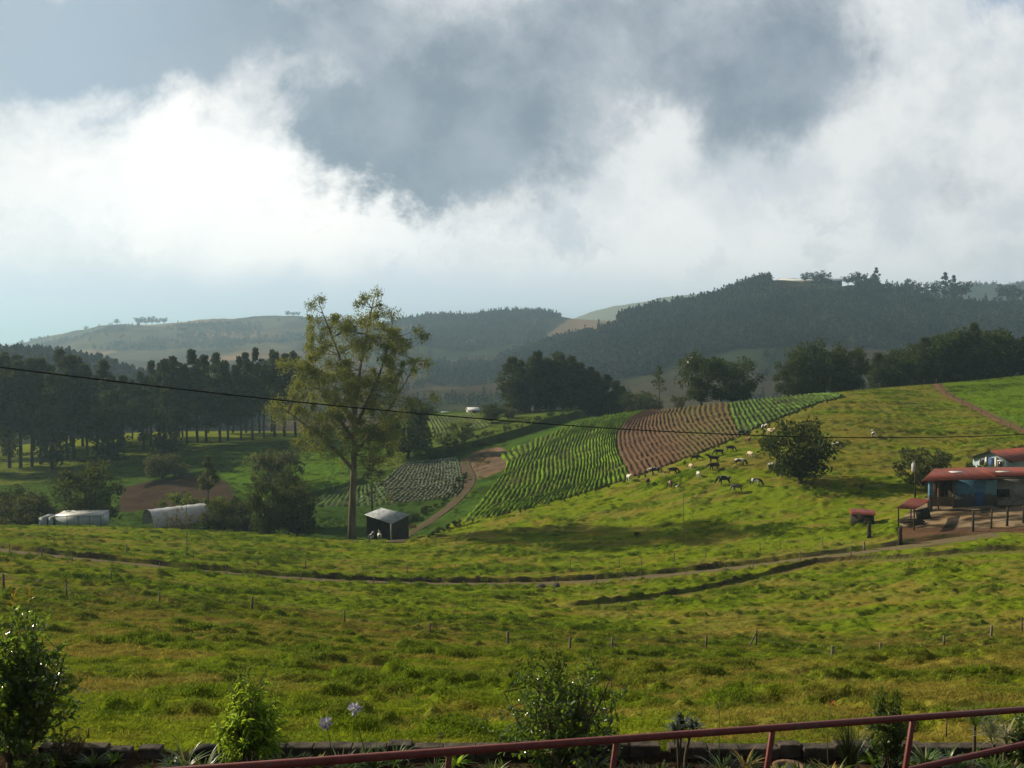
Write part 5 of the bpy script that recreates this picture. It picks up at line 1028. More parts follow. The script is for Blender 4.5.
# ------------------------------------------------------------------ cows
def cow_mesh(name, pose):
    head = {'graze': [(1.08, 0, .86, .17), (1.28, 0, .5, .135), (1.40, 0, .16, .085)], 'stand': [(1.05, 0, 1.42, .18), (1.30, 0, 1.55, .14), (1.62, 0, 1.38, .09)], 'low': [(1.12, 0, 1.05, .17), (1.42, 0, .92, .135), (1.66, 0, .66, .085)]}[pose]
    V = [(-.75, 0, 1.17, .29), (-.2, 0, 1.03, .40), (.45, 0, 1.06, .35), (.78, 0, 1.16, .24)] + head; E = [(0, 1), (1, 2), (2, 3), (3, 4), (4, 5), (5, 6)]
    def chain(root, pts):
        k = root
        for p in pts: V.append(p); E.append((k, len(V) - 1)); k = len(V) - 1
    for s in (-1, 1):
        f = .1 * s
        chain(0, [(-.70, .19 * s, .92, .18), (-.60 + f, .2 * s, .72, .13), (-.84 + f, .2 * s, .45, .07), (-.79 + f, .2 * s, .12, .05), (-.74 + f, .2 * s, .02, .065)]); chain(2, [(.50, .19 * s, .82, .15), (.53 - f, .19 * s, .42, .075), (.50 - f, .19 * s, .12, .052), (.53 - f, .19 * s, .02, .065)])
        a, b, c_, _ = V[5]; chain(5, [(a - .06, .21 * s, c_ + .07, .045)])
    chain(0, [(-1.02, 0, 1.22, .045), (-1.10, 0, .85, .03), (-1.10, .02, .48, .05)])
    me = bpy.data.meshes.new(name); me.from_pydata([v[:3] for v in V], E, []); o = bpy.data.objects.new(name, me); COL.objects.link(o); md = o.modifiers.new('s', 'SKIN')
    if not me.skin_vertices: raise RuntimeError('no skin layer')
    for i, v in enumerate(V): me.skin_vertices[0].data[i].radius = (v[3], v[3] * (.88 if i < 3 else 1)); me.skin_vertices[0].data[i].use_root = (i == 0)
    sb = o.modifiers.new('d', 'SUBSURF'); sb.levels = sb.render_levels = 2
    dg = bpy.context.evaluated_depsgraph_get(); r = bpy.data.meshes.new_from_object(o.evaluated_get(dg)); r.name = name; bpy.data.objects.remove(o); r.polygons.foreach_set('use_smooth', np.ones(len(r.polygons), bool)); return r
def coat(name, base, patch, lo, scale=1.15):
    def f(n, out):
        tc = n.new('ShaderNodeTexCoord').outputs['Object']; r = n.new('ShaderNodeObjectInfo').outputs['Random']; k = n.noise(n.v('ADD', tc, n.comb(n.m('MULTIPLY', r, 40), n.m('MULTIPLY', r, 17), 0)), scale, 1.5, .4)
        principled(n, out, n.mix(n.ss(k, lo - .015, lo + .015), base, patch), .7, .2)
    return material(name, f)
COAT = {'bw': coat('black_and_white_coat', (0.62, 0.60, 0.55), (0.012, 0.011, 0.011), .46), 'wb': coat('mostly_black_coat', (0.58, 0.56, 0.52), (0.014, 0.012, 0.012), .38), 'black': coat('black_coat', (0.016, 0.014, 0.013), (0.022, 0.018, 0.016), .5),
        'cream': coat('cream_coat', (0.60, 0.49, 0.36), (0.52, 0.40, 0.28), .5), 'white': coat('white_coat', (0.68, 0.66, 0.60), (0.6, 0.56, 0.5), .5), 'brown': coat('brown_coat', (0.13, 0.06, 0.035), (0.45, 0.38, 0.3), .6), 'dark': coat('dark_brown_coat', (0.045, 0.03, 0.022), (0.03, 0.02, 0.016), .5), 'grey': coat('grey_coat', (0.16, 0.14, 0.13), (0.08, 0.065, 0.058), .5)}
COWM = {k: cow_mesh('cow_' + k, k) for k in ('graze', 'stand', 'low')}
# px, row of the feet, heading in degrees (0 = to the right, 90 = away), coat, pose, size, label
COWS = [(629, 482.5, -80, 'white', 'stand', 1.0, 'white cow standing at the corner of the ploughed field'), (655, 474.5, 175, 'bw', 'low', 1.0, 'black and white cow along the hedge line, left of a black one'), (673, 474.5, 5, 'black', 'graze', .95, 'black cow grazing right beside a black and white one below the ploughed field'), (648, 486, 75, 'dark', 'low', .85, 'small dark brown calf seen from behind below the hedge line'),
        (670.5, 487.5, -95, 'brown', 'graze', .95, 'brown cow with a paler back facing the camera low in the herd'), (691, 470.5, 100, 'cream', 'graze', .85, 'cream cow with its rump to the camera, upper one of two'), (698.5, 478, 95, 'white', 'graze', .85, 'whitish cow with its rump to the camera, lower one of two'), (713.5, 463, 165, 'black', 'stand', 1.0, 'black cow at the back of a tight dark pair'), (714, 471, 205, 'dark', 'low', 1.1, 'dark brown cow at the front of a tight dark pair'),
        (740, 466, -25, 'bw', 'graze', 1.0, 'black and white cow grazing in mid-pasture, head downhill to the right'), (750.5, 458, 110, 'cream', 'graze', .9, 'pinkish cream cow facing uphill in mid-pasture'), (774, 471.5, -8, 'bw', 'graze', 1.05, 'black and white cow grazing just left of the lone tree'), (724, 484.5, 178, 'wb', 'graze', 1.15, 'big black cow grazing with its head to the left'), (756, 486.5, -40, 'bw', 'graze', 1.0, 'black and white cow lowest in the pasture, head down towards the right'),
        (737, 493, 185, 'grey', 'graze', .95, 'grey brown cow nearest the road'), (748, 443.5, -85, 'brown', 'stand', .95, 'brown and white cow facing the camera near the upper hedge'), (741.5, 437, 20, 'wb', 'low', 1.0, 'black cow with white marks at the corner of the upper crops'), (764, 431, -80, 'bw', 'stand', 1.0, 'black and white cow facing the camera by the upper crops'), (771, 437, -70, 'cream', 'stand', 1.15, 'large tan cow standing by the upper crops'), (730.5, 451.5, 10, 'black', 'graze', .9, 'black cow close to the hedge, right one of two'), (719, 456, 170, 'black', 'graze', .9, 'black cow close to the hedge, left one of two'), (695, 461, 0, 'dark', 'low', .9, 'dark cow half hidden in the hedge line under the ploughed field'),
        (873, 437.5, 80, 'bw', 'stand', .9, 'black and white cow alone high on the right slope'), (837, 448.5, -20, 'bw', 'graze', .9, 'black and white cow grazing right of the lone tree')]
for px, row, hd, ct, pose, s, lb in COWS:
    me = COWM[pose]
    if not me.materials: me.materials.append(COAT[ct])
    o = ob('cow', me); o.location = on(px, row) - Vector((0, 0, .02)); o.rotation_euler = (0, 0, R(hd)); o.scale = (s * .93,) * 3; o.material_slots[0].link = 'OBJECT'; o.material_slots[0].material = COAT[ct]; tag(o, lb, 'cow', 'cows grazing on the slope')
for px, d, hd, lb in ((371, 165.5, 80, 'white-legged cow at the front of the tin shed, nearest the eucalyptus trunk'), (379.5, 166, 100, 'white-legged cow standing under the middle of the tin shed front')):
    o = ob('cow', COWM['stand']); p = on_d(px, d); o.location = p; o.rotation_euler = (0, 0, R(hd)); o.scale = (.95,) * 3; o.material_slots[0].link = 'OBJECT'; o.material_slots[0].material = COAT['bw']; tag(o, lb, 'cow', 'cows at the tin shed')
def egret():
    me = bpy.data.meshes.new('egret'); V = [(-.14, 0, .34, .07), (.06, 0, .38, .08), (.16, 0, .46, .035), (.15, 0, .58, .025), (.2, 0, .66, .03), (.3, 0, .64, .012), (-.3, 0, .27, .03), (0, .04, .2, .014), (0, .04, .0, .012), (0, -.04, .2, .014), (.02, -.04, .0, .012)]; E = [(0, 1), (1, 2), (2, 3), (3, 4), (4, 5), (0, 6), (0, 7), (7, 8), (0, 9), (9, 10)]
    me.from_pydata([v[:3] for v in V], E, []); o = bpy.data.objects.new('egret', me); COL.objects.link(o); o.modifiers.new('s', 'SKIN')
    for i, v in enumerate(V): me.skin_vertices[0].data[i].radius = (v[3], v[3]); me.skin_vertices[0].data[i].use_root = (i == 0)
    o.modifiers.new('d', 'SUBSURF'); dg = bpy.context.evaluated_depsgraph_get(); r = bpy.data.meshes.new_from_object(o.evaluated_get(dg)); bpy.data.objects.remove(o); r.materials.append(M_WHITEP); return r
EG = egret()
for px, row, lb in ((677, 489.5, 'white egret on the grass right of the brown cow'), (665, 479, 'white egret on the grass above the brown cow'), (785, 427, 'white egret at the top left of the lone tree')):
    o = ob('egret', EG); o.location = on(px, row); o.rotation_euler = (0, 0, rng.uniform(0, 6)); o.scale = (1.35,) * 3; tag(o, lb, 'bird')
# ------------------------------------------------------------------ small things in the fields
def car():
    p = P(434, 541.5, 166); t = thing('white_car', 'white car half hidden by the pasture edge at the bottom of the track', 'car', p, R(12), None, .72); m = MB(); pr = [(-1.7, .35), (-1.72, .75), (-1.2, .85), (-.75, 1.3), (.6, 1.32), (1.1, .88), (1.8, .8), (1.85, .35)]
    m.add([(x, -.75, z) for x, z in pr] + [(x, .75, z) for x, z in pr], [tuple(range(7, -1, -1)), tuple(range(8, 16))] + [(i, (i + 1) % 8, 8 + (i + 1) % 8, 8 + i) for i in range(8)]); m.build('body', M_WHITEP, t)
    g = MB(); g.add([(x, -.755, z) for x, z in [(-1.05, .88), (-.7, 1.24), (.55, 1.25), (.95, .9)]] + [(x, .755, z) for x, z in [(-1.05, .88), (-.7, 1.24), (.55, 1.25), (.95, .9)]], [(3, 2, 1, 0), (4, 5, 6, 7)]); g.build('window', M_GLASS, t)
    for x in (-1.1, 1.15):
        for y in (-.72, .72): MB().tube([(x, y - .1, .3), (x, y + .1, .3)], .31, 14).build('wheel', M_TYRE, t)
car()
def heap(name, p, s, label, mat, cat, seed=1, n=160, card=.2):
    r = np.random.default_rng(seed); d = unit(r.normal(size=(n, 3))); d[:, 2] = np.abs(d[:, 2]); V, Q = cards(d * np.array(s) * r.uniform(.7, 1, (n, 1)), card, r, .5); o = ob(name, mesh_np(name, V, Q, (mat,))); o.location = p; return tag(o, label, cat)
heap('straw_pile', P(412, 527.5, 172), (.8, .6, .5), 'bright yellow pile of straw right of the tin shed', M_STRAW, 'straw pile')
def rock(name, p, s, label, mat, cat='rock', seed=0):
    bm = bmesh.new(); bmesh.ops.create_icosphere(bm, subdivisions=3, radius=1)
    for v in bm.verts: c = v.co; k = .75 + .5 * float(fbm(np.array([c.x * 1.3 + seed * 7 + c.z]), np.array([c.y * 1.3 - c.z * .7]), seed, 3)[0]); v.co = Vector((c.x * s[0], c.y * s[1], c.z * s[2])) * k
    me = bpy.data.meshes.new(name); bm.to_mesh(me); bm.free(); me.materials.append(mat); o = ob(name, me); o.location = p; o.rotation_euler = (0, 0, seed); return tag(o, label, cat)
M_ROCK = rough_mat("earthy_rock", (0.055, 0.045, 0.036), (0.11, 0.095, 0.075), 4, .95, .1, bump=.05)
rock('boulder', on(541, 589), (.85, .6, .5), 'dark earthy boulder left of another beside the road', M_ROCK, seed=1); rock('boulder', on(556, 588), (.6, .5, .45), 'dark round boulder right of another beside the road', M_ROCK, seed=2)
tree_at('stub0', 637, 530, 150, 'small dark weedy bush alone in the lower pasture', 'bush', 'bush', 1.3, row=537)
tree_at('stub1', 861, 483, 140, 'small dark plant in the shade right of the lone tree', 'bush', 'bush', 1.0, row=491)

# ------------------------------------------------------------------ the garden below the viewpoint
M_RAIL = None
def _rail(n, out):
    tc = n.new('ShaderNodeTexCoord').outputs['Object']; k = n.noise(tc, 9, 7, .7); k2 = n.noise(tc, 2.2, 5, .7)
    col = n.mix(n.ss(k, .35, .7), (0.125, 0.027, 0.023), (0.19, 0.045, 0.037)); col = n.mix(n.ss(k2, .6, .68), col, (0.13, 0.09, 0.085)); principled(n, out, col, n.m('ADD', .35, n.m('MULTIPLY', k, .35)), .4, 0, (k, .004))
M_RAIL = material("worn_red_paint", _rail)
M_STONE = rough_mat("dark_stone", (0.050, 0.042, 0.036), (0.105, 0.088, 0.074), 5, .9, .15, bump=.05)
M_BROWNSTONE = rough_mat("brown_stone", (0.14, 0.085, 0.055), (0.22, 0.15, 0.105), 5, .9, .15, bump=.04)
def leafm(name, c1, c2, t, tm, rough=.3, spec=.5): return leaf_mat(name, c1, c2, t, tm, rough, spec)
M_CITRUS = leafm("glossy_leaves", (0.030, 0.076, 0.013), (0.085, 0.150, 0.022), (0.26, 0.40, 0.035), .40, .17, .7)
M_BRIGHT = leafm("bright_narrow_leaves", (0.09, 0.21, 0.018), (0.18, 0.31, 0.034), (0.48, 0.66, 0.05), .5, .4, .4)
M_SHOOT = leafm("young_orange_leaves", (0.13, 0.11, 0.02), (0.20, 0.14, 0.03), (0.32, 0.26, 0.04), .4, .4, .4)
M_STRAP = leafm("strap_leaves", (0.045, 0.10, 0.018), (0.10, 0.16, 0.035), (0.2, 0.3, 0.04), .3, .35, .5)
M_DARKSTRAP = leafm("dark_strap_leaves", (0.014, 0.026, 0.012), (0.035, 0.05, 0.02), (0.05, 0.08, 0.02), .15, .25, .6)
M_PALESTRAP = leafm("pale_striped_leaves", (0.20, 0.22, 0.10), (0.34, 0.33, 0.20), (0.3, 0.32, 0.12), .3, .4, .4)
M_YELLOW = leafm("yellow_leaves", (0.35, 0.26, 0.03), (0.42, 0.25, 0.10), (0.5, 0.4, 0.05), .3, .4, .4)
M_PETAL = leafm("violet_petals", (0.42, 0.40, 0.55), (0.58, 0.56, 0.66), (0.5, 0.47, 0.6), .3, .6, .2)
M_ORANGE = leafm("orange_petals", (0.45, 0.10, 0.03), (0.5, 0.16, 0.05), (0.5, 0.15, 0.04), .3, .6, .2)
M_STEM = rough_mat("green_stem", (0.05, 0.08, 0.025), (0.07, 0.10, 0.03), 9, .6)
M_TWIG = rough_mat("twig", (0.06, 0.045, 0.03), (0.10, 0.08, 0.055), 9, .8)

def leaves(b, d, L, w_, r, droop=.25):
    """folded pointed leaves: base points, directions, length, width"""
    n = len(b); d = unit(d); up = np.array([0, 0, 1.0]) + r.normal(size=(n, 3)) * .45; s = unit(np.cross(d, up)); nn = np.cross(s, d); L = (np.broadcast_to(L, (n,)) * r.uniform(.7, 1.2, n))[:, None]; W_ = np.broadcast_to(w_, (n,))[:, None] * .5
    dn = np.array([0, 0, -1.0]); p1 = b + d * L * .35; p2 = b + d * L * .72 + dn * L * droop * .25; tip = b + d * L * .98 + dn * L * droop * .6; f = nn * W_ * .35
    V = np.stack([b, p1 + s * W_ + f, p2 + s * W_ * .75 + f, tip, p2 - s * W_ * .75 + f, p1 - s * W_ + f], 1).reshape(-1, 3); k = np.arange(n)[:, None] * 6
    return V, np.concatenate([np.concatenate([k, k + 1, k + 2, k + 3], 1), np.concatenate([k, k + 3, k + 4, k + 5], 1)])
def shrub(name, label, px, d, H, Wd, mat, seed, nst=7, ntw=70, per=22, L=.09, w_=.045, droop=.2, shoots=0, low=.12, cat='shrub', inner=.45):
    r = np.random.default_rng(seed); p = on_d(px, d) if d > 13.9 else garden(px, d); t = thing(name, label, cat, p); tb = MB(); B = []; D = []; tips = []
    stems = []
    for i in range(nst):
        a = r.uniform(0, 6.28); q = r.uniform(.1, .75) * Wd / 2; e = np.array([math.cos(a) * q, math.sin(a) * q, H * r.uniform(.6, .95) * (1 - .25 * q / (Wd / 2))]); c = limb((r.normal() * .04, r.normal() * .04, -.05), e, r, .18, 8); stems.append(c); tb.tube(c, np.linspace(.022, .006, 8) * (H / 1.5), 5, False)
    for i in range(ntw):
        c = stems[i % nst]; s = c[r.integers(2, 8)]; a = r.uniform(0, 6.28); zt = H * (low + (1 - low) * r.uniform(0, 1) ** .8); wz = Wd / 2 * (math.sin(math.pi * min(.97, .22 + .72 * zt / H)) ** .6); q = wz * r.uniform(inner, 1.0); e = np.array([math.cos(a) * q, math.sin(a) * q, zt])
        if np.linalg.norm(e - s) > .55 * max(H, Wd): e = s + (e - s) * .6
        tw = limb(s, e, r, .1, 6); tb.tube(tw, np.linspace(.006, .002, 6), 4, False); tips.append(e); ax = unit((e - s)[None])[0]; tt = np.linspace(.25, 1.0, per)
        for k in tt:
            f = k * 5; j = min(int(f), 4); b = tw[j] * (1 - (f - j)) + tw[j + 1] * (f - j); B.append(b); D.append(unit((r.normal(size=3) * .75 + ax * .8 + np.array([0, 0, .25]))[None])[0])
    tb.build('stems', M_TWIG, t, True); V, Q = leaves(np.array(B), np.array(D), L, w_, r, droop); ob('foliage', mesh_np('foliage', V, Q, (mat,)), t)
    if shoots:
        top = sorted(tips, key=lambda e: -e[2])[:shoots]; B = np.repeat(np.array(top), 14, 0) + r.normal(size=(14 * len(top), 3)) * .02 + np.stack([np.zeros(14 * len(top))] * 2 + [np.tile(np.linspace(0, .14, 14), len(top))], 1); D = r.normal(size=B.shape) * .6 + np.array([0, 0, .9]); V, Q = leaves(B, D, L * .8, w_ * .8, r, .1); ob('young_shoots', mesh_np('young_shoots', V, Q, (M_SHOOT if shoots < 20 else M_LIGHT,)), t)
    return t
def garden(px, d): x = float(ray(px, 760)[0]) * d; return Vector((x, d, float(gtop(x, d)[0])))
def straps(base, n, L, w_, r, lean=(.25, 1.0), curl=.5, seg=5, up=.0):
    V = []; Q = []
    for i in range(n):
        a = r.uniform(0, 6.28); o = np.array([math.cos(a), math.sin(a), 0]); s = np.array([-math.sin(a), math.cos(a), 0]); l = L * r.uniform(.6, 1.15); th = r.uniform(*lean); b = np.array(base, float) + o * .02; k0 = len(V); p = b.copy(); ang = th
        for j in range(seg + 1):
            f = j / seg; wd = w_ * .5 * (1 - f) ** .6 * (0.7 + .6 * min(f * 3, 1)) if j < seg else .0008; V += [p - s * wd, p + s * wd]; dr = o * math.sin(ang) + np.array([0, 0, math.cos(ang)]); p = p + dr * l / seg; ang += curl * r.uniform(.6, 1.3) / seg * 2
        Q += [(k0 + 2 * j, k0 + 2 * j + 1, k0 + 2 * j + 3, k0 + 2 * j + 2) for j in range(seg)]
    return np.array(V), np.array(Q)
def strap_plant(name, label, px, d, n, L, w_, mat, seed, lean=(.15, .9), curl=.5, cat='plant', group=None, stem=0.0, heads=1, mat2=None):
    r = np.random.default_rng(seed); p = garden(px, d); t = thing(name, label, cat, p, 0, group); Vs = []; Qs = []; k = 0
    for h in range(heads):
        c = np.array([r.normal() * .12 * (heads > 1), r.normal() * .08 * (heads > 1), stem * r.uniform(.65, 1.05) if stem else 0.0]); V, Q = straps(c, n, L, w_, r, lean, curl); Vs.append(V); Qs.append(Q + k); k += len(V)
        if stem: MB().tube(limb((c[0] * .3, c[1] * .3, -.05), c, r, .0, 5), [.03, .026, .022, .02, .02], 6, False).build('stem', M_TWIG, t)
    ob('leaves', mesh_np('leaves', np.concatenate(Vs), np.concatenate(Qs), (mat,)), t)
    if mat2: V, Q = straps((0, 0, 0.02), max(3, n // 5), L * 1.05, w_, r, lean, curl); ob('pale_leaves', mesh_np('pale_leaves', V, Q, (mat2,)), t)
    return t
# railing: posts lean a little with the slope of the ramp
RA, RB = P(190, 770.5, 9.0), P(1024, 709.5, 13.0)
def railing():
    a = RA + (RA - RB) * .12; b = RB + (RB - RA) * .25; t = thing('railing', 'worn dark red metal railing sloping across the bottom of the view', 'railing', a)
    l = lambda v: tuple(v - a); MB().beam(l(a), l(b), .065, .075, bev=.014).build('top_rail', M_RAIL, t)
    low0, low1 = P(905, 771, 12.42), P(1024, 744.5, 13.0); dv = low1 - low0; la, lb_ = low0 - dv * 6.2, low1 + dv * 2.2; MB().beam(l(la), l(lb_), .06, .075, bev=.014).build('lower_rail', M_RAIL, t)
    for px in (305, 450, 617, 773, 913, 1050):
        k = (px - 190) / 834.0; ti = (1 / 9.0) * (1 - k) + (1 / 13.0) * k; d = 1 / ti; f = (d - 9) / 4.0; top = RA + (RB - RA) * f; g = float(gtop(top.x, top.y)[0]); hh = top.z - g + .2; MB().beam(l(top + Vector((-.13 * hh, 0, -hh))), l(top - Vector((0, 0, .03))), .06, .06, up=(0, 1, 0), bev=.01).build('post', M_RAIL, t)
railing()
# the low stone edging and a half-buried tyre
def stone_row(name, label, px0, px1, n, h=.26, seed=0):
    r = np.random.default_rng(seed); a, b = P(px0, 760, 14.0), P(px1, 760, 14.0); t = thing(name, label, 'wall', Vector((a.x, 14.0, -5.99))); L = b.x - a.x; m = MB(); x = 0.0; ws = r.uniform(.7, 1.3, n); ws = ws / ws.sum() * L
    for w_ in ws:
        hh = h * r.uniform(.88, 1.1); m.box((x + w_ / 2, r.normal() * .02, hh / 2 - .03), (w_ - .006, .2 + r.uniform(-.02, .03), hh + .06), bev=.014); x += w_
    o = m.build('stones' if n > 1 else 'stone', M_STONE, t); o.data.polygons.foreach_set('use_smooth', np.zeros(len(o.data.polygons), bool)); return t
stone_row('stone_edging', 'dark stone block edging right of the left glossy shrub', 40, 132, 3, .21, 1); stone_row('stone_block', 'single dark stone block in the gap of the edging', 140, 163, 1, .23, 2)
stone_row('stone_edging', 'long low dark stone edging behind the railing', 262, 660, 13, .25, 3); stone_row('stone_edging', 'low dark stone edging at the right-hand end of the garden', 668, 1060, 12, .24, 4)
def tyre():
    c = P(207, 760, 13.95); c.z = -6.02; t = thing('half_buried_tyre', 'black tyre half buried upright in the garden edge', 'tyre', c, R(4)); m = MB(); V = []; Fc = []; n, k = 22, 8
    for i in range(n + 1):
        a = math.pi * i / n
        for j in range(k): q = 2 * math.pi * j / k; rr = .24 + .055 * math.cos(q); V.append((math.cos(a) * rr, .09 * math.sin(q), math.sin(a) * rr))
    for i in range(n):
        for j in range(k): Fc.append((i * k + j, (i + 1) * k + j, (i + 1) * k + (j + 1) % k, i * k + (j + 1) % k))
    m.add(V, Fc).build('tread', M_TYRE, t, True); s = MB(); s.tube([(0, -.02, 0), (0, .02, 0)], .2, 20); s.build('earth_fill', M_STONE, t)
tyre()
shrub('citrus_shrub', 'large dark glossy shrub with orange young tips at the left edge', 14, 13.7, 2.32, 1.95, M_CITRUS, 11, 12, 230, 24, .10, .050, .15, 5, .04, inner=.25)
shrub('narrow_leaved_shrub', 'bright green narrow-leaved shrub left of the violet flowers', 251, 13.6, 1.32, 1.0, M_BRIGHT, 12, 9, 130, 24, .13, .028, .6, 22)
shrub('glossy_shrub', 'wide glossy green shrub in the middle behind the railing', 553, 13.5, 1.65, 2.45, M_CITRUS, 13, 11, 190, 20, .085, .044, .15, 24, .08, inner=.3)
shrub('leafy_bush', 'leafy green bush behind the railing post on the right', 888, 13.5, 1.0, .72, M_STRAP, 14, 8, 110, 22, .06, .032, .2, 20)
shrub('leafy_bush', 'green bush at the right end of the garden', 1026, 13.6, .78, .62, M_STRAP, 15, 6, 50, 20, .08, .03, .3)
shrub('dry_bush', 'low brownish dry bush right of the dark glossy shrub', 68, 13.75, .42, .75, M_DRYLEAF, 16, 8, 60, 16, .04, .02, .2, 0, .1)
shrub('low_bush', 'dark low bush under the left glossy shrub', 30, 13.3, .35, .8, M_CITRUS, 17, 6, 40, 16, .06, .03)
strap_plant('dragon_plant', 'dark plant with three rosette heads standing above the railing', 681, 13.7, 44, .24, .028, M_DARKSTRAP, 21, (.1, 1.5), .9, stem=.58, heads=3)
strap_plant('dragon_plant', 'low dark spiky plant below the railing beside the rosette plant', 694, 13.35, 70, .30, .026, M_DARKSTRAP, 22, (.1, 1.4), .7, heads=3)
strap_plant('reed_clump', 'dense clump of upright dark green blades behind the railing', 850, 13.45, 190, .66, .014, M_DARKSTRAP, 23, (.0, .38), .25)
strap_plant('cabbage_palm', 'slender dark spiky-headed plant on a bare stem at right', 974, 13.7, 46, .36, .02, M_STRAP, 24, (.1, 1.3), .5, stem=.62)
strap_plant('cabbage_palm', 'pale yellowish spiky plant with two heads near the right edge', 1003, 13.65, 40, .38, .022, M_PALESTRAP, 25, (.1, 1.3), .5, stem=.5, heads=2)
SG = 'strap-leaved plants along the garden edge'
for i, (px, d, n, L, kind, lb) in enumerate([(186, 13.6, 20, .42, 'p', 'arching pale-edged strap plant in front of the stone block'), (203, 13.4, 18, .42, 'p', 'strap plant with long arching leaves before the buried tyre'), (236, 13.55, 30, .42, 's', 'upright strap plant at the foot of the narrow-leaved shrub'), (266, 13.6, 22, .30, 'p', 'small pale strap plant right of the narrow-leaved shrub'),
        (285, 13.6, 20, .30, 's', 'green strap plant between two pale ones left of the flowers'), (298, 13.6, 18, .26, 'p', 'whitish strap plant left of the yellow plant'), (375, 13.6, 34, .34, 's', 'green strap plant under the taller violet flower'), (395, 13.7, 22, .40, 's', 'upright strap plant right of the violet flowers'), (436, 13.2, 34, .30, 'p', 'pale strap plant below the rail left of the second post'), (398, 13.1, 24, .25, 's', 'low strap plant below the rail near the violet flowers'),
        (492, 13.2, 26, .32, 'p', 'pale strap plant at the left foot of the wide glossy shrub'), (600, 13.3, 26, .34, 's', 'strap plant at the right foot of the wide glossy shrub'), (592, 13.5, 12, .4, 'p', 'sparse pale strap plant beside the third post'), (632, 13.25, 24, .30, 'p', 'pale strap plant right of the third railing post'), (646, 13.3, 16, .26, 'p', 'white-leaved strap plant between third post and rosette plant'), (724, 13.4, 30, .42, 's', 'bluish green strap plant below the rail in the middle right'), (745, 13.6, 14, .36, 'y', 'yellow-fronded plant below the rail left of the fourth post'),
        (758, 13.2, 20, .32, 's', 'green strap plant left of the fourth post'), (818, 13.2, 12, .26, 'p', 'white-leaved plant right of the flat stone'), (830, 13.25, 12, .26, 'y', 'yellowish plant at the left of the reed clump'), (926, 13.5, 30, .34, 'p', 'pale strap plant right of the fifth post'), (960, 13.4, 34, .32, 's', 'bright strap plant in the gap between the two rails'), (948, 13.6, 20, .28, 's', 'small strap plant left of the slender spiky plant'), (992, 13.3, 30, .30, 's', 'strap plant under the pale spiky plant'), (1012, 13.2, 30, .28, 'p', 'pale strap plant below the lower rail at right'), (1000, 13.05, 24, .24, 's', 'low strap plant below the lower rail'), (108, 13.2, 18, .25, 'p', 'small pale plant in front of the left stone edging'), (20, 13.1, 26, .22, 's', 'low strap plant at the bottom left corner'), (520, 13.1, 26, .24, 's', 'low strap plant below the wide glossy shrub'), (560, 13.05, 26, .26, 's', 'low strap plant right below the wide glossy shrub')]):
    strap_plant('strap_plant', lb, px, d, int(n * 1.6), L * 1.1, .026, {'s': M_STRAP, 'p': M_STRAP, 'y': M_YELLOW}[kind], 40 + i, (.15, 1.0), .55, 'plant', SG, mat2=M_PALESTRAP if kind == 'p' else None)
for i in range(46):
    px = 30 + i * 22 + rng.uniform(-10, 10); strap_plant('ground_plant', 'small low leafy plant at the foot of the garden edging', px, rng.uniform(13.0, 13.8), int(rng.uniform(24, 50)), rng.uniform(.16, .34), rng.uniform(.02, .045), [M_STRAP, M_BRIGHT, M_CITRUS][i % 3], 300 + i, (.2, 1.3), .5, 'plant', 'small low plants along the garden edging')
strap_plant('bromeliad', 'small yellow and pink leaved plant below the paler violet flower', 318, 13.6, 18, .28, .035, M_YELLOW, 33, (.1, .9), .4, mat2=M_PALESTRAP)
strap_plant('bromeliad', 'grey green plant with pale tips right of the paler flower', 341, 13.55, 14, .36, .03, M_PALESTRAP, 34, (.05, .5), .3)
def flower(px, row, base, d, label, rad=.075, n=46, mat=M_PETAL, name='agapanthus'):
    b = garden(base, d); top = P(px, row, d); t = thing(name, label, 'flower', b); e = np.array(top - b); r = np.random.default_rng(int(px)); st = limb((0, 0, 0), e, r, .03, 8); MB().tube(st, np.linspace(.007, .005, 8), 5).build('stalk', M_STEM, t)
    u = unit(r.normal(size=(n, 3))); u[:, 2] = u[:, 2] * .8 + .15; V, Q = leaves(e + u * rad * .35, u, rad * .9, rad * .35, r, .1); ob('flower_head', mesh_np('flower_head', V, Q, (mat,)), t)
flower(326, 723.5, 333, 13.6, 'paler violet flower ball on a stalk, left one of two', .085, 60); flower(355, 709, 371, 13.6, 'deeper violet flower ball on a tall leaning stalk, right one of two', .085, 60)
flower(831, 704, 829, 13.6, 'small orange flower on a thin stalk left of the leafy bush', .06, 20, M_ORANGE, 'orange_flower'); flower(861, 713, 858, 13.6, 'thin stalk with an orange bud beside the leafy bush', .035, 10, M_ORANGE, 'flower_bud')
flower(441, 735, 441, 13.8, 'brown seed head on a short stalk behind the rail', .05, 18, M_DRYLEAF, 'seed_head'); flower(720, 703, 720, 13.8, 'thin dry stalk standing right of the rosette plant', .03, 8, M_DRYLEAF, 'dry_stalk')
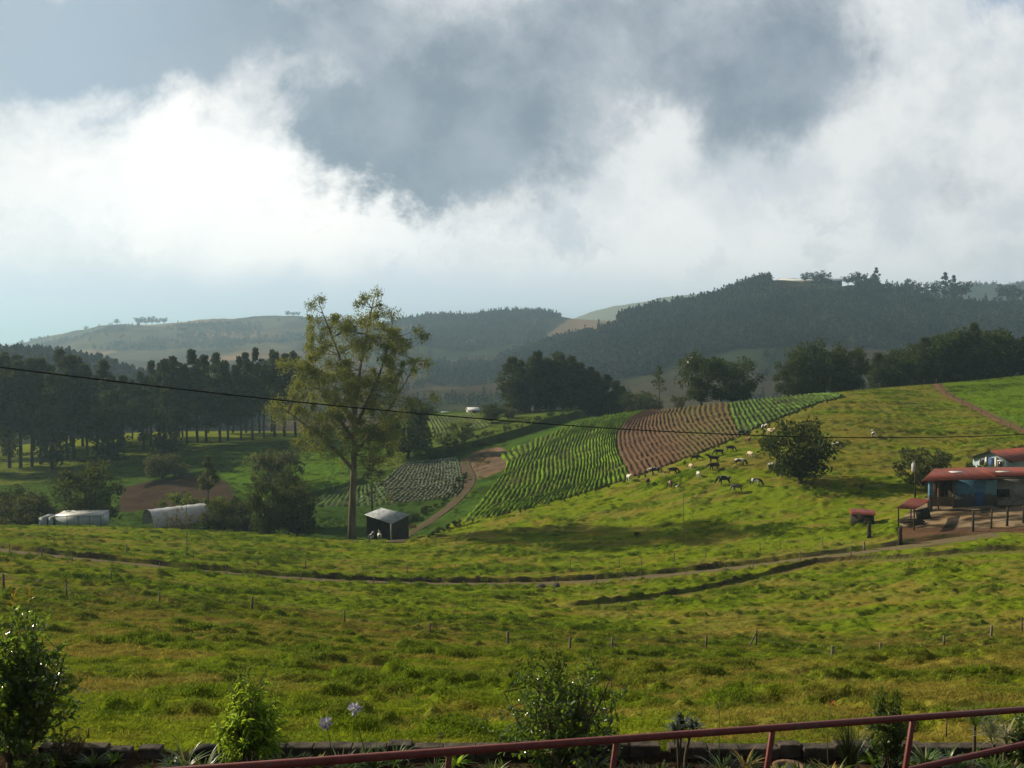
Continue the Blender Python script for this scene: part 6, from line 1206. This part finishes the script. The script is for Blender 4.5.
for px, top, lb in ((88, 728, 'thin dark stick in the ground right of the left shrub'), (206, 737, 'short dark stick above the buried tyre'), (403, 738, 'short stick between the flowers and the second post'), (946, 716, 'thin stick in the grass right of the fifth post')):
    b = P(px, 746, 14.6); b.z = float(gtop(b.x, b.y)[0]); e = P(px + 1, top, 14.6) - b; o = MB().tube([(0, 0, -.1), (e.x * .4, 0, e.z * .5), (e.x, 0, e.z)], [.012, .011, .008], 5).build('stick', M_TWIG); o.location = b; tag(o, lb, 'stick')
def g_rock(px, d, s, lb, mat, seed): p = garden(px, d); rock('garden_stone', p + Vector((0, 0, s[2] * .3)), s, lb, mat, 'stone', seed)
g_rock(741, 13.25, (.32, .22, .14), 'brown garden stone below the rail left of the fourth post', M_BROWNSTONE, 3); g_rock(510, 13.0, (.2, .15, .1), 'reddish brown stone below the wide glossy shrub', M_BROWNSTONE, 4); g_rock(733, 13.5, (.13, .12, .16), 'small dark upright stone by the yellow-fronded plant', M_STONE, 5)
p = garden(789, 13.5); t = thing('stone_basin', 'flat brown stone basin right of the fourth railing post', 'basin', p); m = MB(); pr = [(.0, .0), (.15, .0), (.19, .10), (.20, .13), (.15, .13), (.12, .09), (0, .08)]; n = 18
V = [(math.cos(6.283 * i / n) * a * 1.15, math.sin(6.283 * i / n) * a, z) for i in range(n) for a, z in pr]; k = len(pr); m.add(V, [(i * k + j, ((i + 1) % n) * k + j, ((i + 1) % n) * k + j + 1, i * k + j + 1) for i in range(n) for j in range(1, k - 2)]); m.build('bowl', M_BROWNSTONE, t, True); MB().tube([(0, 0, .06), (0, 0, .095)], .13, 18).build('soil', M_STONE, t)

# ------------------------------------------------------------------ the air: one closed box of thin haze round the whole country
def haze():
    xs = (-42000, 42000); m = MB(); v0 = -520.0; v1 = 205.0; m.box((0, 14800, (v0 + v1) / 2), (126000, 30600, v1 - v0)); mat = bpy.data.materials.new('thin_haze'); mat.use_nodes = True; nt = mat.node_tree; nt.nodes.clear(); o_ = nt.nodes.new('ShaderNodeOutputMaterial'); v = nt.nodes.new('ShaderNodeVolumePrincipled')
    v.inputs['Color'].default_value = (0.52, 0.77, 1.0, 1); v.inputs['Density'].default_value = HAZE_DENSITY; v.inputs['Anisotropy'].default_value = .35; nt.links.new(v.outputs[0], o_.inputs['Volume']); o = m.build('haze', mat); o['kind'] = 'stuff'
HAZE_DENSITY = 0.00019
haze()
